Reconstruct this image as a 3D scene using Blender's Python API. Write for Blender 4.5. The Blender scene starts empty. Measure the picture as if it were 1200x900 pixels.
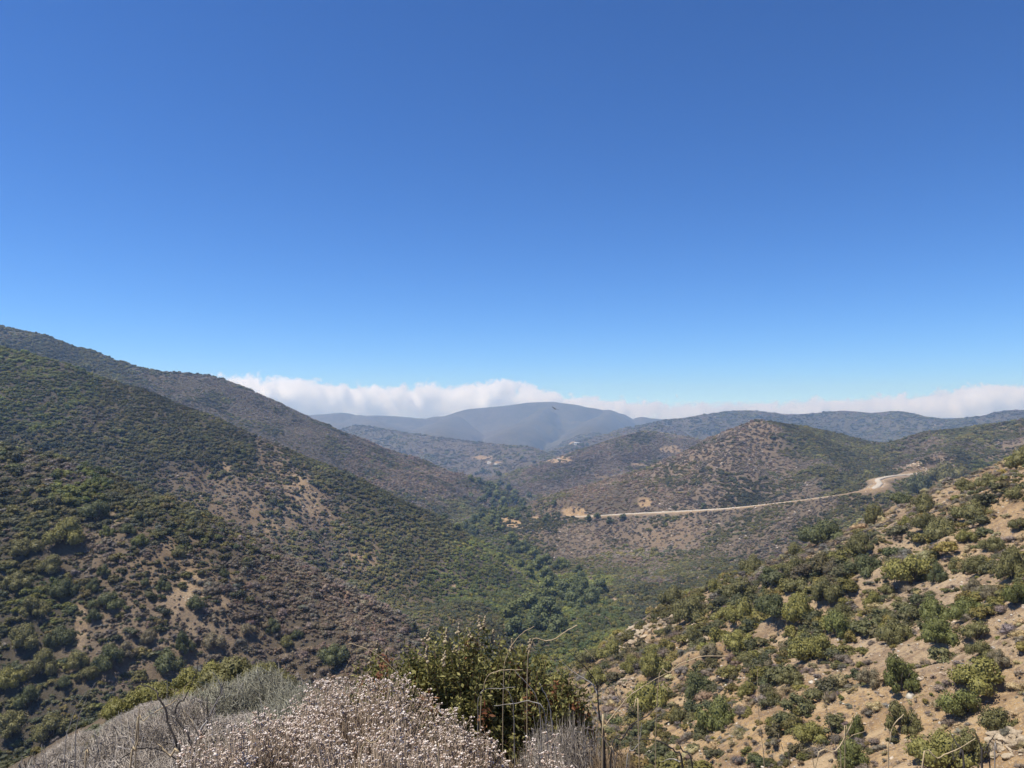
import bpy, math, random
import numpy as np

# ------------------------------------------------------------------ camera
S = bpy.context.scene
COL = S.collection
F_PX, CX, CY, HORIZON = 901.0, 600.0, 450.0, 495.0
PITCH = math.atan((HORIZON - CY) / F_PX)
cam_data = bpy.data.cameras.new('camera')
cam_data.sensor_width = 36.0
cam_data.lens = 36.0 * F_PX / 1200.0
cam_data.clip_start = 0.05
cam_data.clip_end = 60000.0
cam = bpy.data.objects.new('camera', cam_data)
COL.objects.link(cam)
cam.location = (0, 0, 0)
cam.rotation_euler = (math.pi / 2 + PITCH, 0, 0)
S.camera = cam

# ------------------------------------------------------------------ sky, sun, exposure
SUN_EL = math.radians(67)
SUN_AZ = math.radians(-98)          # measured from the view direction, negative = left
world = bpy.data.worlds.new('World')
S.world = world
world.use_nodes = True
wn = world.node_tree
sky = wn.nodes.new('ShaderNodeTexSky')
sky.sky_type = 'NISHITA'
sky.sun_disc = False
sky.sun_elevation = SUN_EL
sky.sun_rotation = SUN_AZ
sky.altitude = 300
sky.air_density = 0.7
sky.dust_density = 0.0
sky.ozone_density = 10.0
bg = wn.nodes['Background']
bg.inputs['Strength'].default_value = 0.084
hs = wn.nodes.new('ShaderNodeHueSaturation')
hs.inputs['Saturation'].default_value = 1.10
wn.links.new(sky.outputs[0], hs.inputs['Color'])
gm = wn.nodes.new('ShaderNodeGamma')
gm.inputs['Gamma'].default_value = 1.25
wn.links.new(hs.outputs[0], gm.inputs['Color'])
wn.links.new(gm.outputs[0], bg.inputs['Color'])

sun_data = bpy.data.lights.new('sun', 'SUN')
sun_data.energy = 5.0
sun_data.angle = math.radians(0.53)
sun_data.color = (1.0, 0.945, 0.84)
sun = bpy.data.objects.new('sun', sun_data)
COL.objects.link(sun)
# a sun lamp shines along its -Z: point it from the sun's place in the sky
sd = np.array([math.sin(SUN_AZ) * math.cos(SUN_EL), math.cos(SUN_AZ) * math.cos(SUN_EL), math.sin(SUN_EL)])
from mathutils import Vector
sun.rotation_euler = Vector(sd).to_track_quat('Z', 'Y').to_euler()
sun.location = (0, 0, 120)

S.view_settings.view_transform = 'Standard'
S.view_settings.look = 'None'
S.view_settings.exposure = 0.40
S.view_settings.gamma = 1.0
S.view_settings.use_curve_mapping = False
S.render.engine = 'CYCLES'
S.cycles.use_denoising = True
S.cycles.max_bounces = 32
S.cycles.diffuse_bounces = 3
S.cycles.transparent_max_bounces = 8
S.cycles.volume_bounces = 24
S.cycles.sample_clamp_indirect = 6.0

random.seed(7)
RNG = np.random.default_rng(11)

# ------------------------------------------------------------------ pixel -> world
CP, SP = math.cos(PITCH), math.sin(PITCH)

def ray(px, py):
    a = (np.asarray(px, float) - CX) / F_PX
    b = (CY - np.asarray(py, float)) / F_PX
    return np.stack([a, CP - b * SP, SP + b * CP], -1)

def at(px, py, Y):
    r = ray(px, py)
    return r * (np.asarray(Y, float) / r[..., 1])[..., None]

def project(p):
    x, y, z = p[..., 0], p[..., 1], p[..., 2]
    f = np.maximum(y * CP + z * SP, 1e-3)
    u = -y * SP + z * CP
    return CX + F_PX * x / f, CY - F_PX * u / f, f

# ------------------------------------------------------------------ noise
def _hash(ix, iy, seed):
    n = (ix.astype(np.int64) * 374761393 + iy.astype(np.int64) * 668265263 + seed * 1442695041) & 0xFFFFFFFF
    n = ((n ^ (n >> 13)) * 1274126177) & 0xFFFFFFFF
    n = n ^ (n >> 16)
    return (n & 0xFFFF) / 32767.5 - 1.0

def vnoise(x, y, seed=0):
    ix, iy = np.floor(x), np.floor(y)
    fx, fy = x - ix, y - iy
    ux = fx * fx * fx * (fx * (fx * 6 - 15) + 10)
    uy = fy * fy * fy * (fy * (fy * 6 - 15) + 10)
    a, b = _hash(ix, iy, seed), _hash(ix + 1, iy, seed)
    c, d = _hash(ix, iy + 1, seed), _hash(ix + 1, iy + 1, seed)
    return (a * (1 - ux) + b * ux) * (1 - uy) + (c * (1 - ux) + d * ux) * uy

def fbm(x, y, scale, octaves=3, seed=0, gain=0.5):
    out = np.zeros_like(x, dtype=float)
    amp, tot = 1.0, 0.0
    ca, sa = math.cos(0.6), math.sin(0.6)
    x, y = x / scale, y / scale
    for o in range(octaves):
        out += amp * vnoise(x, y, seed + o * 17)
        tot += amp
        amp *= gain
        x, y = (x * ca - y * sa) * 2.03, (x * sa + y * ca) * 2.03
    return out / tot

def ridged(x, y, scale, octaves=3, seed=0):
    out = np.zeros_like(x, dtype=float)
    amp, tot = 1.0, 0.0
    x, y = x / scale, y / scale
    for o in range(octaves):
        out += amp * (1 - 2 * np.sqrt(vnoise(x, y, seed + o * 31) ** 2 + 0.03))
        tot += amp
        amp *= 0.5
        x, y = (x * 0.825 - y * 0.565) * 2.07, (x * 0.565 + y * 0.825) * 2.07
    return out / tot

def sstep(a, b, x):
    t = np.clip((x - a) / (b - a), 0, 1)
    return t * t * (3 - 2 * t)

def smax(a, b, k):
    h = np.clip(0.5 + 0.5 * (a - b) / k, 0, 1)
    return b * (1 - h) + a * h + k * h * (1 - h)

# ------------------------------------------------------------------ terrain heights
def poly_nearest(x, y, pts, extra):
    """distance to a plan polyline and the crest values interpolated at the nearest point"""
    best = np.full(x.shape, 1e18)
    vals = [np.zeros(x.shape) for _ in range(extra.shape[1])]
    for i in range(len(pts) - 1):
        ax, ay = pts[i]
        dx, dy = pts[i + 1][0] - ax, pts[i + 1][1] - ay
        t = np.clip(((x - ax) * dx + (y - ay) * dy) / (dx * dx + dy * dy), 0, 1)
        d = (x - ax - t * dx) ** 2 + (y - ay - t * dy) ** 2
        m = d < best
        best = np.where(m, d, best)
        for k in range(extra.shape[1]):
            v = extra[i, k] * (1 - t) + extra[i + 1, k] * t
            vals[k] = np.where(m, v, vals[k])
    return np.sqrt(best), vals

def segments(x, y, pts, extra):
    """distance and interpolated values for every leg of a polyline"""
    for i in range(len(pts) - 1):
        ax, ay = pts[i]
        dx, dy = pts[i + 1][0] - ax, pts[i + 1][1] - ay
        t = np.clip(((x - ax) * dx + (y - ay) * dy) / (dx * dx + dy * dy), 0, 1)
        d = np.sqrt((x - ax - t * dx) ** 2 + (y - ay - t * dy) ** 2)
        yield d, [extra[i, k] * (1 - t) + extra[i + 1, k] * t for k in range(extra.shape[1])]

def ridge_height(x, y, P, E):
    best, dmin = np.full(x.shape, -1e9), np.full(x.shape, 1e9)
    for d, (z, s, rr) in segments(x, y, P, E):
        best = np.maximum(best, z - s * (np.sqrt(d * d + rr * rr) - rr))
        dmin = np.minimum(dmin, d)
    return best, dmin

def crest(lst, slope, rnd):
    """(px, py, Y[, slope]) -> plan points and (z, slope, rounding)"""
    P, E = [], []
    for q in lst:
        w = at(q[0], q[1], q[2])
        P.append((w[0], w[1]))
        E.append((w[2], q[3] if len(q) > 3 else slope, rnd))
    return np.array(P), np.array(E)

RIDGES = [
    # near spur on the left
    crest([(-260, 455, 225), (-60, 508, 208), (0, 522, 204), (90, 545, 198), (170, 580, 192), (230, 615, 187), (300, 665, 182),
           (350, 700, 176), (430, 752, 166), (520, 815, 150)], 0.62, 4),
    # second ridge on the left
    crest([(-300, 330, 500), (-100, 385, 470), (0, 407, 455), (60, 420, 458), (150, 450, 462), (230, 481, 462), (300, 512, 460),
           (380, 547, 455), (450, 590, 450), (520, 636, 440), (590, 682, 420)], 0.56, 8),
    # tall ridge behind it
    crest([(-350, 330, 950), (-120, 365, 900), (0, 382, 900), (40, 391, 905), (90, 407, 915), (135, 422, 925), (180, 434, 935), (240, 439, 950), (265, 452, 955),
           (290, 471, 965), (330, 489, 980), (400, 507, 1000), (470, 532, 1010), (530, 553, 1005), (562, 580, 985)], 0.46, 14),
    # hill with the dirt road round its foot
    crest([(640, 603, 745, .2), (700, 580, 735, .22), (750, 558, 730, .26), (800, 539, 742, .32), (850, 510, 762, .44), (872, 498, 774, .5), (882, 492, 779, .52), (891, 489, 782, .52), (902, 492, 790, .5),
           (940, 499, 830, .42), (1010, 514, 890, .42), (1060, 522, 905, .42)], 0.42, 3),
    # low spurs of that hill
    crest([(872, 500, 770, .5), (850, 535, 700, .5), (835, 565, 650, .5), (825, 585, 625, .5)], 0.5, 6),
    crest([(940, 500, 820, .5), (955, 530, 720, .5), (965, 560, 620, .5)], 0.5, 6),
    # ridge on the right behind the road
    crest([(1500, 440, 640), (1330, 465, 690), (1200, 490, 745), (1150, 497, 780), (1095, 504, 800), (1060, 520, 830)], 0.40, 8),
    crest([(1150, 500, 770), (1120, 520, 690), (1092, 536, 610), (1076, 549, 565)], 0.42, 6),
    # middle distance hills
    crest([(605, 587, 1150, .26), (640, 562, 1250, .28), (680, 542, 1310, .3), (720, 522, 1360, .3), (760, 505, 1380, .3), (795, 510, 1360, .3), (840, 524, 1300, .3), (900, 530, 1250)], 0.3, 20),
    crest([(640, 535, 1900, .25), (610, 523, 2100, .25), (560, 518, 2300, .26), (480, 508, 2500, .27), (420, 498, 2700, .27)], 0.26, 30),
    crest([(690, 520, 2200, .25), (720, 508, 2300, .25), (765, 497, 2300, .25)], 0.25, 30),
    # far hills on the right
    crest([(740, 500, 2600), (780, 492, 2600), (820, 487, 2600), (850, 482, 2650), (880, 481, 2650), (930, 486, 2700), (990, 481, 2700), (1020, 484, 2700),
           (1050, 482, 2600), (1085, 489, 2500), (1110, 492, 2450), (1140, 489, 2350), (1165, 486, 2300), (1190, 480, 2250), (1230, 482, 2200), (1400, 470, 2100)], 0.3, 30),
    # main far mountain
    crest([(250, 492, 4600), (350, 487, 4600), (400, 483, 4600), (430, 486, 4650), (460, 487, 4700), (500, 490, 4750), (520, 486, 4800), (555, 478, 4800), (590, 475, 4800), (620, 471, 4800),
           (645, 470, 4800), (668, 473, 4800), (690, 477, 4800), (702, 481, 4800), (712, 479, 4800), (740, 486, 4850), (780, 491, 4900), (820, 494, 4900), (950, 490, 4900), (1300, 488, 4700)], 0.27, 40),
    crest([(645, 471, 4800, .24), (620, 492, 4200, .24), (600, 505, 3600, .24)], 0.24, 45),
    crest([(712, 480, 4800, .24), (700, 492, 4200, .24), (690, 502, 3500, .24), (700, 512, 2900, .24)], 0.24, 45),
    crest([(540, 483, 4800, .24), (520, 497, 4000, .24), (510, 508, 3300, .24)], 0.24, 45),
    crest([(420, 485, 4600, .24), (440, 496, 4000, .24), (460, 504, 3400, .24)], 0.24, 45),
]
# the hilltop the photographer stands on and its shoulder to the left
HOME_P = np.array([(8, -120), (2, -30), (0.4, -4), (-0.1, 0), (-1.0, 4.5), (-3.1, 11), (-7.6, 22), (-11.5, 30), (-17, 42), (-20, 60)], float)
HOME_E = np.array([(26, .5, 2), (3, .5, 2), (-1.35, .5, 1.6), (-1.62, .5, 1.6), (-2.25, .56, 1.5), (-4.5, .56, 1.8), (-7.8, .58, 2.2), (-9.9, .6, 2.4), (-17, .65, 4), (-36, .65, 4)], float)
THAL = np.array([(-45, -60, -40), (-30, 60, -62), (-22, 160, -73), (0, 250, -81), (12, 330, -86), (22, 400, -90.5), (24, 530, -97), (4, 700, -103), (-21, 943, -110),
                 (-40, 1300, -118), (-60, 1800, -126), (-150, 2600, -132), (-300, 3600, -138), (-500, 6500, -150)], float)
ROAD_PX = [(1110, 549, 620), (1085, 553, 585), (1066, 556, 562), (1045, 558, 545), (1029, 562, 522), (1031, 567, 497), (1022, 573, 482), (1000, 578, 490), (950, 585, 525), (900, 591, 560),
           (850, 596, 585), (790, 599.5, 610), (740, 602, 630), (688, 605, 650), (650, 605.5, 680), (615, 604.5, 730), (598, 604, 780), (575, 602, 850)]

def catmull(P, n):
    P = np.array(P, float)
    P = np.vstack([2 * P[0] - P[1], P, 2 * P[-1] - P[-2]])
    out = []
    for i in range(1, len(P) - 2):
        t = np.linspace(0, 1, n, endpoint=False)[:, None]
        a, b, c, d = P[i - 1], P[i], P[i + 1], P[i + 2]
        out.append(0.5 * (2 * b + (c - a) * t + (2 * a - 5 * b + 4 * c - d) * t ** 2 + (3 * b - a - 3 * c + d) * t ** 3))
    out.append(P[-2][None])
    return np.vstack(out)

ROAD = catmull([at(*q) for q in ROAD_PX], 8)

def right_slope(x, y):
    P = -29 + 0.5 * x - 0.15 * y
    P = np.minimum(P, 30 + 0.1 * (P - 30))
    brow = 160 + 0.0 * x + 12 * np.exp(-((x - 50) / 30.0) ** 2) - 12 * sstep(80, 110, x)
    over = y - brow
    w = 8.0
    P = P - 0.62 * w * np.logaddexp(0, over / w)
    t = x * 0.29 + y * 0.957
    warp = 5 * fbm(x, y, 40, 2, 5)
    ribs = 1 - 2 * np.abs(vnoise((t + warp) / 13.0, (x - 0.3 * y) / 70.0, 3))
    sl = x * 0.957 - y * 0.29
    rill = 1 - 2 * np.sqrt(vnoise((t + .6 * warp) / 2.6, sl / 16.0, 8) ** 2 + .01)
    P = P + .35 * rill * sstep(30, 55, y) * (1 - sstep(150, 175, y))
    P = P + 1.5 * ribs * sstep(25, 50, y) * (1 - 0.6 * sstep(120, 160, y))
    return P

def height(x, y):
    r = np.hypot(x, y)
    h = np.full(x.shape, 1e9)
    for d, (tz,) in segments(x, y, THAL[:, :2], THAL[:, 2:]):
        h = np.minimum(h, tz + np.minimum(0.10 * d + 0.00006 * np.minimum(d, 600) ** 2, 90))
    near_crest = np.full(x.shape, 1e9)
    keepers = []
    for P, E in RIDGES:
        rr = E[0, 2]
        rz, d = ridge_height(x, y, P, E)
        k = 3.0 + rr * 0.35
        keepers.append((d / np.maximum(rr, 5), rz))
        h = smax(rz, h, k)
    for d, rz in keepers:       # how far from the crest that shapes this place
        near_crest = np.minimum(near_crest, d + 0.35 * np.maximum(h - rz, 0))
    h = smax(right_slope(x, y), h, 4.0)
    # relief
    fade = sstep(0.3, 5.0, near_crest)
    far = sstep(900, 2200, r)
    home_far = sstep(25, 70, r)
    rel = (6.5 * ridged(x, y, 80, 3, 1) * (1 - 0.5 * far) + 1.0 * fbm(x, y, 16, 2, 2)) * (0.25 + 0.75 * fade) * home_far
    rel *= 1 - 0.65 * sstep(-20, 10, right_slope(x, y) - h + 6) * (r < 260)
    rel += far * ((40 + 80 * sstep(2900, 3900, r)) * (ridged(x, y, 760, 5, 9) - 0.75)) * (0.03 + 0.97 * sstep(0.2, 6, near_crest))
    h = h + rel - 1.2 * home_far
    mid = sstep(30, 50, r) * (1 - sstep(300, 700, r))
    h = h + mid * (0.55 * ridged(x, y, 6.5, 3, 15) + 0.22 * fbm(x, y, 1.7, 2, 16) * (1 - sstep(120, 260, r)))
    # the photographer's hill
    hz, d = ridge_height(x, y, HOME_P, HOME_E)
    hz = hz + 0.25 * fbm(x, y, 3.0, 3, 21) * sstep(1.5, 6, r)
    h = smax(hz, h, 3.0)
    # road bench: fill below, cut above
    bench, lo, hi = np.full(x.shape, -1e9), np.full(x.shape, -1e9), np.full(x.shape, 1e9)
    near = np.nonzero((r > 300) & (r < 1150) & (y > 300))
    xn, yn = x[near], y[near]
    bn, ln, hn = np.full(xn.shape, -1e9), np.full(xn.shape, -1e9), np.full(xn.shape, 1e9)
    for d, (rz,) in segments(xn, yn, ROAD[:, :2], ROAD[:, 2:]):
        e = np.maximum(d - 5.0, 0)
        bn = np.maximum(bn, rz - 0.5 - 0.5 * np.maximum(d - 6, 0))
        ln = np.maximum(ln, rz - 0.35 - 0.62 * e)
        hn = np.minimum(hn, rz - 0.35 + 0.95 * e + 0.02 * e * e)
    bench[near], lo[near], hi[near] = bn, ln, hn
    h = smax(bench, h, 2.0)
    h = np.minimum(np.maximum(h, lo), np.maximum(hi, lo))
    return h

HALF = math.radians(39); NCOL = 600
th_in = np.linspace(-HALF, HALF, NCOL)
th_out = np.linspace(HALF, 2 * math.pi - HALF, 44)[1:-1]
TH = np.concatenate([th_in, th_out])
R = np.concatenate([np.geomspace(0.4, 36, 150, endpoint=False), np.geomspace(36, 1500, 700, endpoint=False), np.geomspace(1500, 6200, 150)])
TT, RR = np.meshgrid(TH, R)
GX, GY = np.sin(TT) * RR, np.cos(TT) * RR
GZ = height(GX, GY)
NT, NR = len(TH), len(R)
# the land ends below everything: drop the last ring
GZ[-1] = np.minimum(GZ[-1], -60)

LOGR = np.log(R)
def grid_lookup(A, x, y):
    th = np.arctan2(x, y)
    lr = np.log(np.maximum(np.hypot(x, y), R[0]))
    fi = np.clip((th + HALF) / (2 * HALF) * (NCOL - 1), 0, NCOL - 1.001)
    i = fi.astype(int); fi = fi - i
    j = np.clip(np.searchsorted(LOGR, lr) - 1, 0, NR - 2)
    fj = np.clip((lr - LOGR[j]) / (LOGR[j + 1] - LOGR[j]), 0, 1)
    return (A[j, i] * (1 - fi) + A[j, i + 1] * fi) * (1 - fj) + (A[j + 1, i] * (1 - fi) + A[j + 1, i + 1] * fi) * fj

def ground(x, y):
    return grid_lookup(GZ, np.asarray(x, float), np.asarray(y, float))

# running horizon per column, used to leave out what the hills hide
ELEV = GZ / RR
HMAX = np.maximum.accumulate(ELEV, axis=0)
HMAX = np.vstack([np.full((1, NT), -9.0), HMAX[:-1]])

def visible(x, y, ztop, slack):
    r = np.hypot(x, y)
    return (ztop + slack) / r >= grid_lookup(HMAX, x, y)

def hit(px, py, rmin=20.0):
    """first place where the ray through a pixel meets the land"""
    d = ray(px, py)
    d = d / math.hypot(d[0], d[1])
    rs = np.geomspace(rmin, 6100, 4000)
    z = ground(d[0] * rs, d[1] * rs)
    below = np.nonzero(z >= d[2] * rs)[0]
    k = below[0] if len(below) else len(rs) - 1
    return np.array([d[0] * rs[k], d[1] * rs[k], z[k]])

# ------------------------------------------------------------------ what grows where (cover, green share, bare soil tone)
COVER = [
    (30, 600, 1.00, 0.8, 0.17), (60, 700, 1.00, 0.85, 0.26), (20, 850, 1.00, 0.8, 0.26), (120, 640, 0.87, 0.45, 0.51), (200, 660, 0.83, 0.35, 0.59), (170, 740, 0.80, 0.45, 0.59),
    (240, 700, 0.69, 0.2, 0.68), (330, 700, 0.98, 0.06, 0.38), (400, 740, 0.98, 0.04, 0.38), (280, 640, 0.97, 0.4, 0.34), (200, 590, 1.00, 0.75, 0.26), (100, 580, 1.00, 0.85, 0.17),
    (50, 450, 1.00, 0.88, 0.17), (150, 500, 1.00, 0.8, 0.17), (250, 520, 1.00, 0.7, 0.26), (320, 570, 0.77, 0.45, 0.59), (360, 590, 0.77, 0.45, 0.68), (270, 560, 0.83, 0.55, 0.51),
    (300, 630, 0.83, 0.45, 0.51), (420, 570, 1.00, 0.75, 0.26), (480, 620, 0.96, 0.7, 0.30), (430, 660, 0.88, 0.6, 0.51), (520, 690, 0.94, 0.85, 0.40), (560, 660, 0.96, 0.85, 0.30),
    (560, 740, 0.96, 0.8, 0.40), (480, 720, 0.96, 0.7, 0.40), (380, 640, 0.99, 0.6, 0.34),
    (80, 400, 0.97, 0.4, 0.20), (250, 460, 1.00, 0.35, 0.17), (380, 510, 1.00, 0.35, 0.26), (440, 540, 1.00, 0.12, 0.38), (500, 560, 0.90, 0.15, 0.50), (530, 545, 0.92, 0.25, 0.40),
    (560, 620, 0.98, 0.95, 0.30), (600, 650, 0.98, 0.95, 0.30), (640, 700, 0.98, 0.95, 0.30), (650, 740, 0.95, 0.9, 0.40), (700, 680, 0.95, 0.85, 0.40), (760, 670, 0.95, 0.6, 0.40), (700, 720, 0.92, 0.85, 0.50),
    (700, 625, 0.72, 0.3, 0.42), (780, 625, 0.68, 0.35, 0.51), (850, 640, 0.87, 0.5, 0.42), (880, 615, 0.89, 0.6, 0.42), (620, 615, 0.84, 0.6, 0.51),
    (800, 570, 0.76, 0.15, 0.38), (870, 510, 0.57, 0.2, 0.51), (850, 560, 0.72, 0.3, 0.42), (920, 560, 0.76, 0.35, 0.42), (960, 520, 1.00, 0.75, 0.26), (1000, 540, 1.00, 0.75, 0.26), (720, 590, 0.94, 0.08, 0.34),
    (780, 550, 0.62, 0.2, 0.47), (690, 560, 0.99, 0.1, 0.34), (640, 585, 0.87, 0.1, 0.42), (830, 530, 0.60, 0.2, 0.47),
    (1060, 520, 0.94, 0.45, 0.34), (1130, 520, 0.89, 0.45, 0.42), (1180, 515, 0.78, 0.4, 0.51), (1075, 542, 0.56, 0.3, 0.64), (1000, 560, 0.97, 0.6, 0.34),
    (1150, 545, 0.94, 0.9, 0.59), (1080, 570, 0.90, 0.75, 0.59), (1000, 620, 0.50, 0.6, 0.85), (1060, 610, 0.42, 0.5, 0.90), (1150, 640, 0.42, 0.6, 1.00), (1060, 720, 0.30, 0.4, 1.00), (980, 800, 0.42, 0.5, 1.00),
    (1100, 850, 0.40, 0.5, 1.00), (1180, 700, 0.50, 0.65, 1.00), (900, 700, 0.60, 0.7, 0.85), (850, 760, 0.55, 0.6, 0.90), (780, 740, 0.60, 0.6, 0.90), (750, 800, 0.50, 0.6, 0.90), (720, 780, 0.75, 0.8, 0.80),
    (840, 840, 0.42, 0.5, 1.00), (930, 760, 0.50, 0.55, 1.00), (960, 850, 0.42, 0.5, 1.00), (760, 700, 0.85, 0.75, 0.60), (820, 690, 0.75, 0.75, 0.70),
    (760, 520, 0.94, 0.2, 0.34), (650, 520, 0.99, 0.45, 0.30), (560, 510, 0.92, 0.35, 0.35), (450, 505, 1.00, 0.4, 0.26), (640, 485, 1.00, 0.5, 0.17), (900, 487, 1.00, 0.5, 0.17), (1050, 490, 1.00, 0.5, 0.17), (590, 545, 0.90, 0.3, 0.40), (680, 545, 0.99, 0.15, 0.34), (530, 500, 0.97, 0.45, 0.25),
]
cov_pts = []
for px, py, c, g, s in COVER:
    p = hit(px, py, 30)
    cov_pts.append((px / 100, py / 70, math.log(p[1]) * 2.2, c, g, s))
cov_pts = np.array(cov_pts)

def cover_at(x, y, z):
    px, py, f = project(np.stack([x, y, z], -1))
    q = np.stack([np.clip(px, -300, 1500) / 100, np.clip(py, 300, 1000) / 70, np.log(np.maximum(y, 5)) * 2.2], -1)
    num = np.zeros(x.shape + (3,)); den = np.zeros(x.shape)
    for p in cov_pts:
        w = 1.0 / (((q - p[:3]) ** 2).sum(-1) + 0.03) ** 1.9
        num += w[..., None] * p[3:]
        den += w
    return num / den[..., None]

SUB = 4    # the cover fields vary slowly: evaluate on every fourth vertex
jj = np.unique(np.append(np.arange(0, NR, SUB), NR - 1)); ii = np.unique(np.append(np.arange(0, NT, SUB), NT - 1))
CV = cover_at(GX[np.ix_(jj, ii)], np.maximum(GY[np.ix_(jj, ii)], 2.0), GZ[np.ix_(jj, ii)])
FIELD = np.zeros((NR, NT, 3))
for k in range(3):
    tmp = np.stack([np.interp(np.arange(NR), jj, CV[:, c, k]) for c in range(len(ii))], 1)
    FIELD[:, :, k] = np.stack([np.interp(np.arange(NT), ii, tmp[r_]) for r_ in range(NR)], 0)
# bare ground with a shape of its own: clearings, pull-outs, slides, road cuts
CLEAR = [(652, 538, 17, 5, 1), (646, 540, 10, 3, 1), (672, 520, 7, 2.5, 1), (565, 536, 14, 3, .9), (578, 542, 10, 3, .9), (600, 612, 11, 6, 1), (628, 607, 6, 3, .9), (672, 600, 14, 6, 1), 
         (785, 527, 14, 5, .8), (748, 545, 12, 3, .8), (640, 597, 8, 3, .6), (758, 590, 12, 8, .95), (1072, 545, 14, 7, .7), (700, 558, 16, 3, .6), (610, 588, 8, 3, .7), (640, 570, 8, 3, .5), (500, 492, 6, 2, .3),
         (225, 690, 14, 22, .9), (262, 548, 10, 8, .7), (300, 600, 8, 12, .6), (392, 612, 9, 8, .6), (330, 540, 9, 7, .6), (285, 575, 8, 8, .6), (340, 610, 8, 10, .6), (470, 560, 16, 5, .4), (440, 545, 18, 6, .4), (300, 648, 6, 8, .5), (385, 560, 7, 6, .5), (205, 705, 16, 14, .8), (95, 730, 8, 30, .7), (140, 605, 10, 8, .7), (195, 648, 8, 12, .6), (350, 570, 14, 22, .8), (365, 588, 10, 20, .8), (318, 620, 8, 14, .7), (415, 655, 10, 10, .8), (438, 656, 8, 8, .7),
         (532, 690, 4, 8, .9), (592, 735, 3, 8, .8), (717, 704, 7, 5, .9), (745, 745, 20, 16, 1), (770, 735, 16, 12, .9), (735, 790, 10, 14, .8), (900, 725, 14, 12, .5), (1040, 760, 26, 22, .9), (1010, 760, 20, 14, .9), (1120, 690, 30, 16, .9), (1060, 620, 22, 16, .8),
         (1180, 600, 16, 14, .9), (940, 810, 26, 18, .8), (1180, 870, 26, 20, 1), (1030, 860, 20, 20, .8), (880, 850, 26, 16, .8), (850, 500, 10, 8, .4), (890, 505, 12, 10, .5), (1180, 522, 14, 6, .5)]
BARE = np.zeros((NR, NT))
PXG, PYG, FG = project(np.stack([GX, GY, GZ], -1))
warpx = 0.35 * fbm(GX, GY, 9, 2, 61) + 0.35 * fbm(GX, GY, 40, 2, 62)
for px, py, rx, ry, a in CLEAR:
    p = hit(px, py, 30)
    e = ((PXG - px) / rx) ** 2 + ((PYG - py) / ry) ** 2
    e = np.sqrt(e) + warpx
    okd = np.abs(np.log(np.maximum(GY, 1) / p[1])) < 0.12
    BARE = np.maximum(BARE, np.where(okd, a * (1 - sstep(0.75, 1.15, e)), 0))
droad, (rzz,) = poly_nearest(GX, GY, ROAD[:, :2], ROAD[:, 2:])
BARE = np.maximum(BARE, 1 - sstep(4.0, 7.5, droad + 5.0 * warpx))
CARVED = 1 - sstep(5.5, 9.5, droad + 1.5 * warpx)

# ------------------------------------------------------------------ mesh helpers
def new_mesh(name, V, loops_per_face, F, mats=(), mat_idx=None, smooth=False):
    me = bpy.data.meshes.new(name)
    V = np.ascontiguousarray(V, np.float32); F = np.ascontiguousarray(F, np.int32)
    me.vertices.add(len(V)); me.vertices.foreach_set('co', V.ravel())
    n = loops_per_face
    me.loops.add(F.size); me.loops.foreach_set('vertex_index', F.ravel())
    me.polygons.add(len(F)); me.polygons.foreach_set('loop_start', np.arange(0, F.size, n, dtype=np.int32))
    for m in mats: me.materials.append(m)
    if mat_idx is not None: me.polygons.foreach_set('material_index', np.ascontiguousarray(mat_idx, np.int32))
    if smooth: me.polygons.foreach_set('use_smooth', np.ones(len(F), bool))
    me.update(calc_edges=True)
    me.validate()
    return me

class Geo:
    """collects triangles and quads (quads stored as two triangles)"""
    def __init__(s): s.V, s.F, s.M, s.n = [], [], [], 0
    def add(s, V, F, m=0):
        V = np.asarray(V, float); F = np.asarray(F, int)
        s.V.append(V); s.F.append(F + s.n); s.M.append(np.full(len(F), m)); s.n += len(V)
    def mesh(s, name, mats, smooth=False):
        return new_mesh(name, np.vstack(s.V), 3, np.vstack(s.F), mats, np.concatenate(s.M), smooth)

def tag(o, label=None, cat=None, group=None, kind=None):
    if label: o['label'] = label
    if cat: o['category'] = cat
    if group: o['group'] = group
    if kind: o['kind'] = kind
    return o

def obj(name, me, parent=None, loc=None):
    o = bpy.data.objects.new(name, me)
    COL.objects.link(o)
    if parent is not None: o.parent = parent
    if loc is not None: o.location = loc
    return o

def empty(name, loc):
    o = bpy.data.objects.new(name, None); COL.objects.link(o)
    o.location = loc; o.empty_display_size = 0.2
    return o

# ------------------------------------------------------------------ materials
def mat_new(name):
    m = bpy.data.materials.new(name); m.use_nodes = True
    nt = m.node_tree
    return m, nt, nt.nodes['Principled BSDF'], nt.nodes['Material Output']

def N(nt, kind, **kw):
    n = nt.nodes.new(kind)
    for k, v in kw.items():
        if k in n.bl_rna.properties: setattr(n, k, v)
        else: n.inputs[k].default_value = v
    return n

def mixc(nt, fac, a, b, blend='MIX'):
    n = nt.nodes.new('ShaderNodeMix'); n.data_type = 'RGBA'; n.blend_type = blend
    for sock, v in ((n.inputs[0], fac), (n.inputs[6], a), (n.inputs[7], b)):
        if isinstance(v, (int, float)): sock.default_value = v
        elif isinstance(v, tuple): sock.default_value = (*v, 1)
        else: nt.links.new(v, sock)
    return n.outputs[2]

def math_n(nt, op, a, b=None, clamp=False):
    n = nt.nodes.new('ShaderNodeMath'); n.operation = op; n.use_clamp = clamp
    for i, v in enumerate((a, b)):
        if v is None: continue
        if isinstance(v, (int, float)): n.inputs[i].default_value = v
        else: nt.links.new(v, n.inputs[i])
    return n.outputs[0]

def maprange(nt, v, a, b, c=0.0, d=1.0):
    n = nt.nodes.new('ShaderNodeMapRange'); n.clamp = True
    nt.links.new(v, n.inputs[0])
    for i, q in enumerate((a, b, c, d)): n.inputs[i + 1].default_value = q
    return n.outputs[0]

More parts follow.
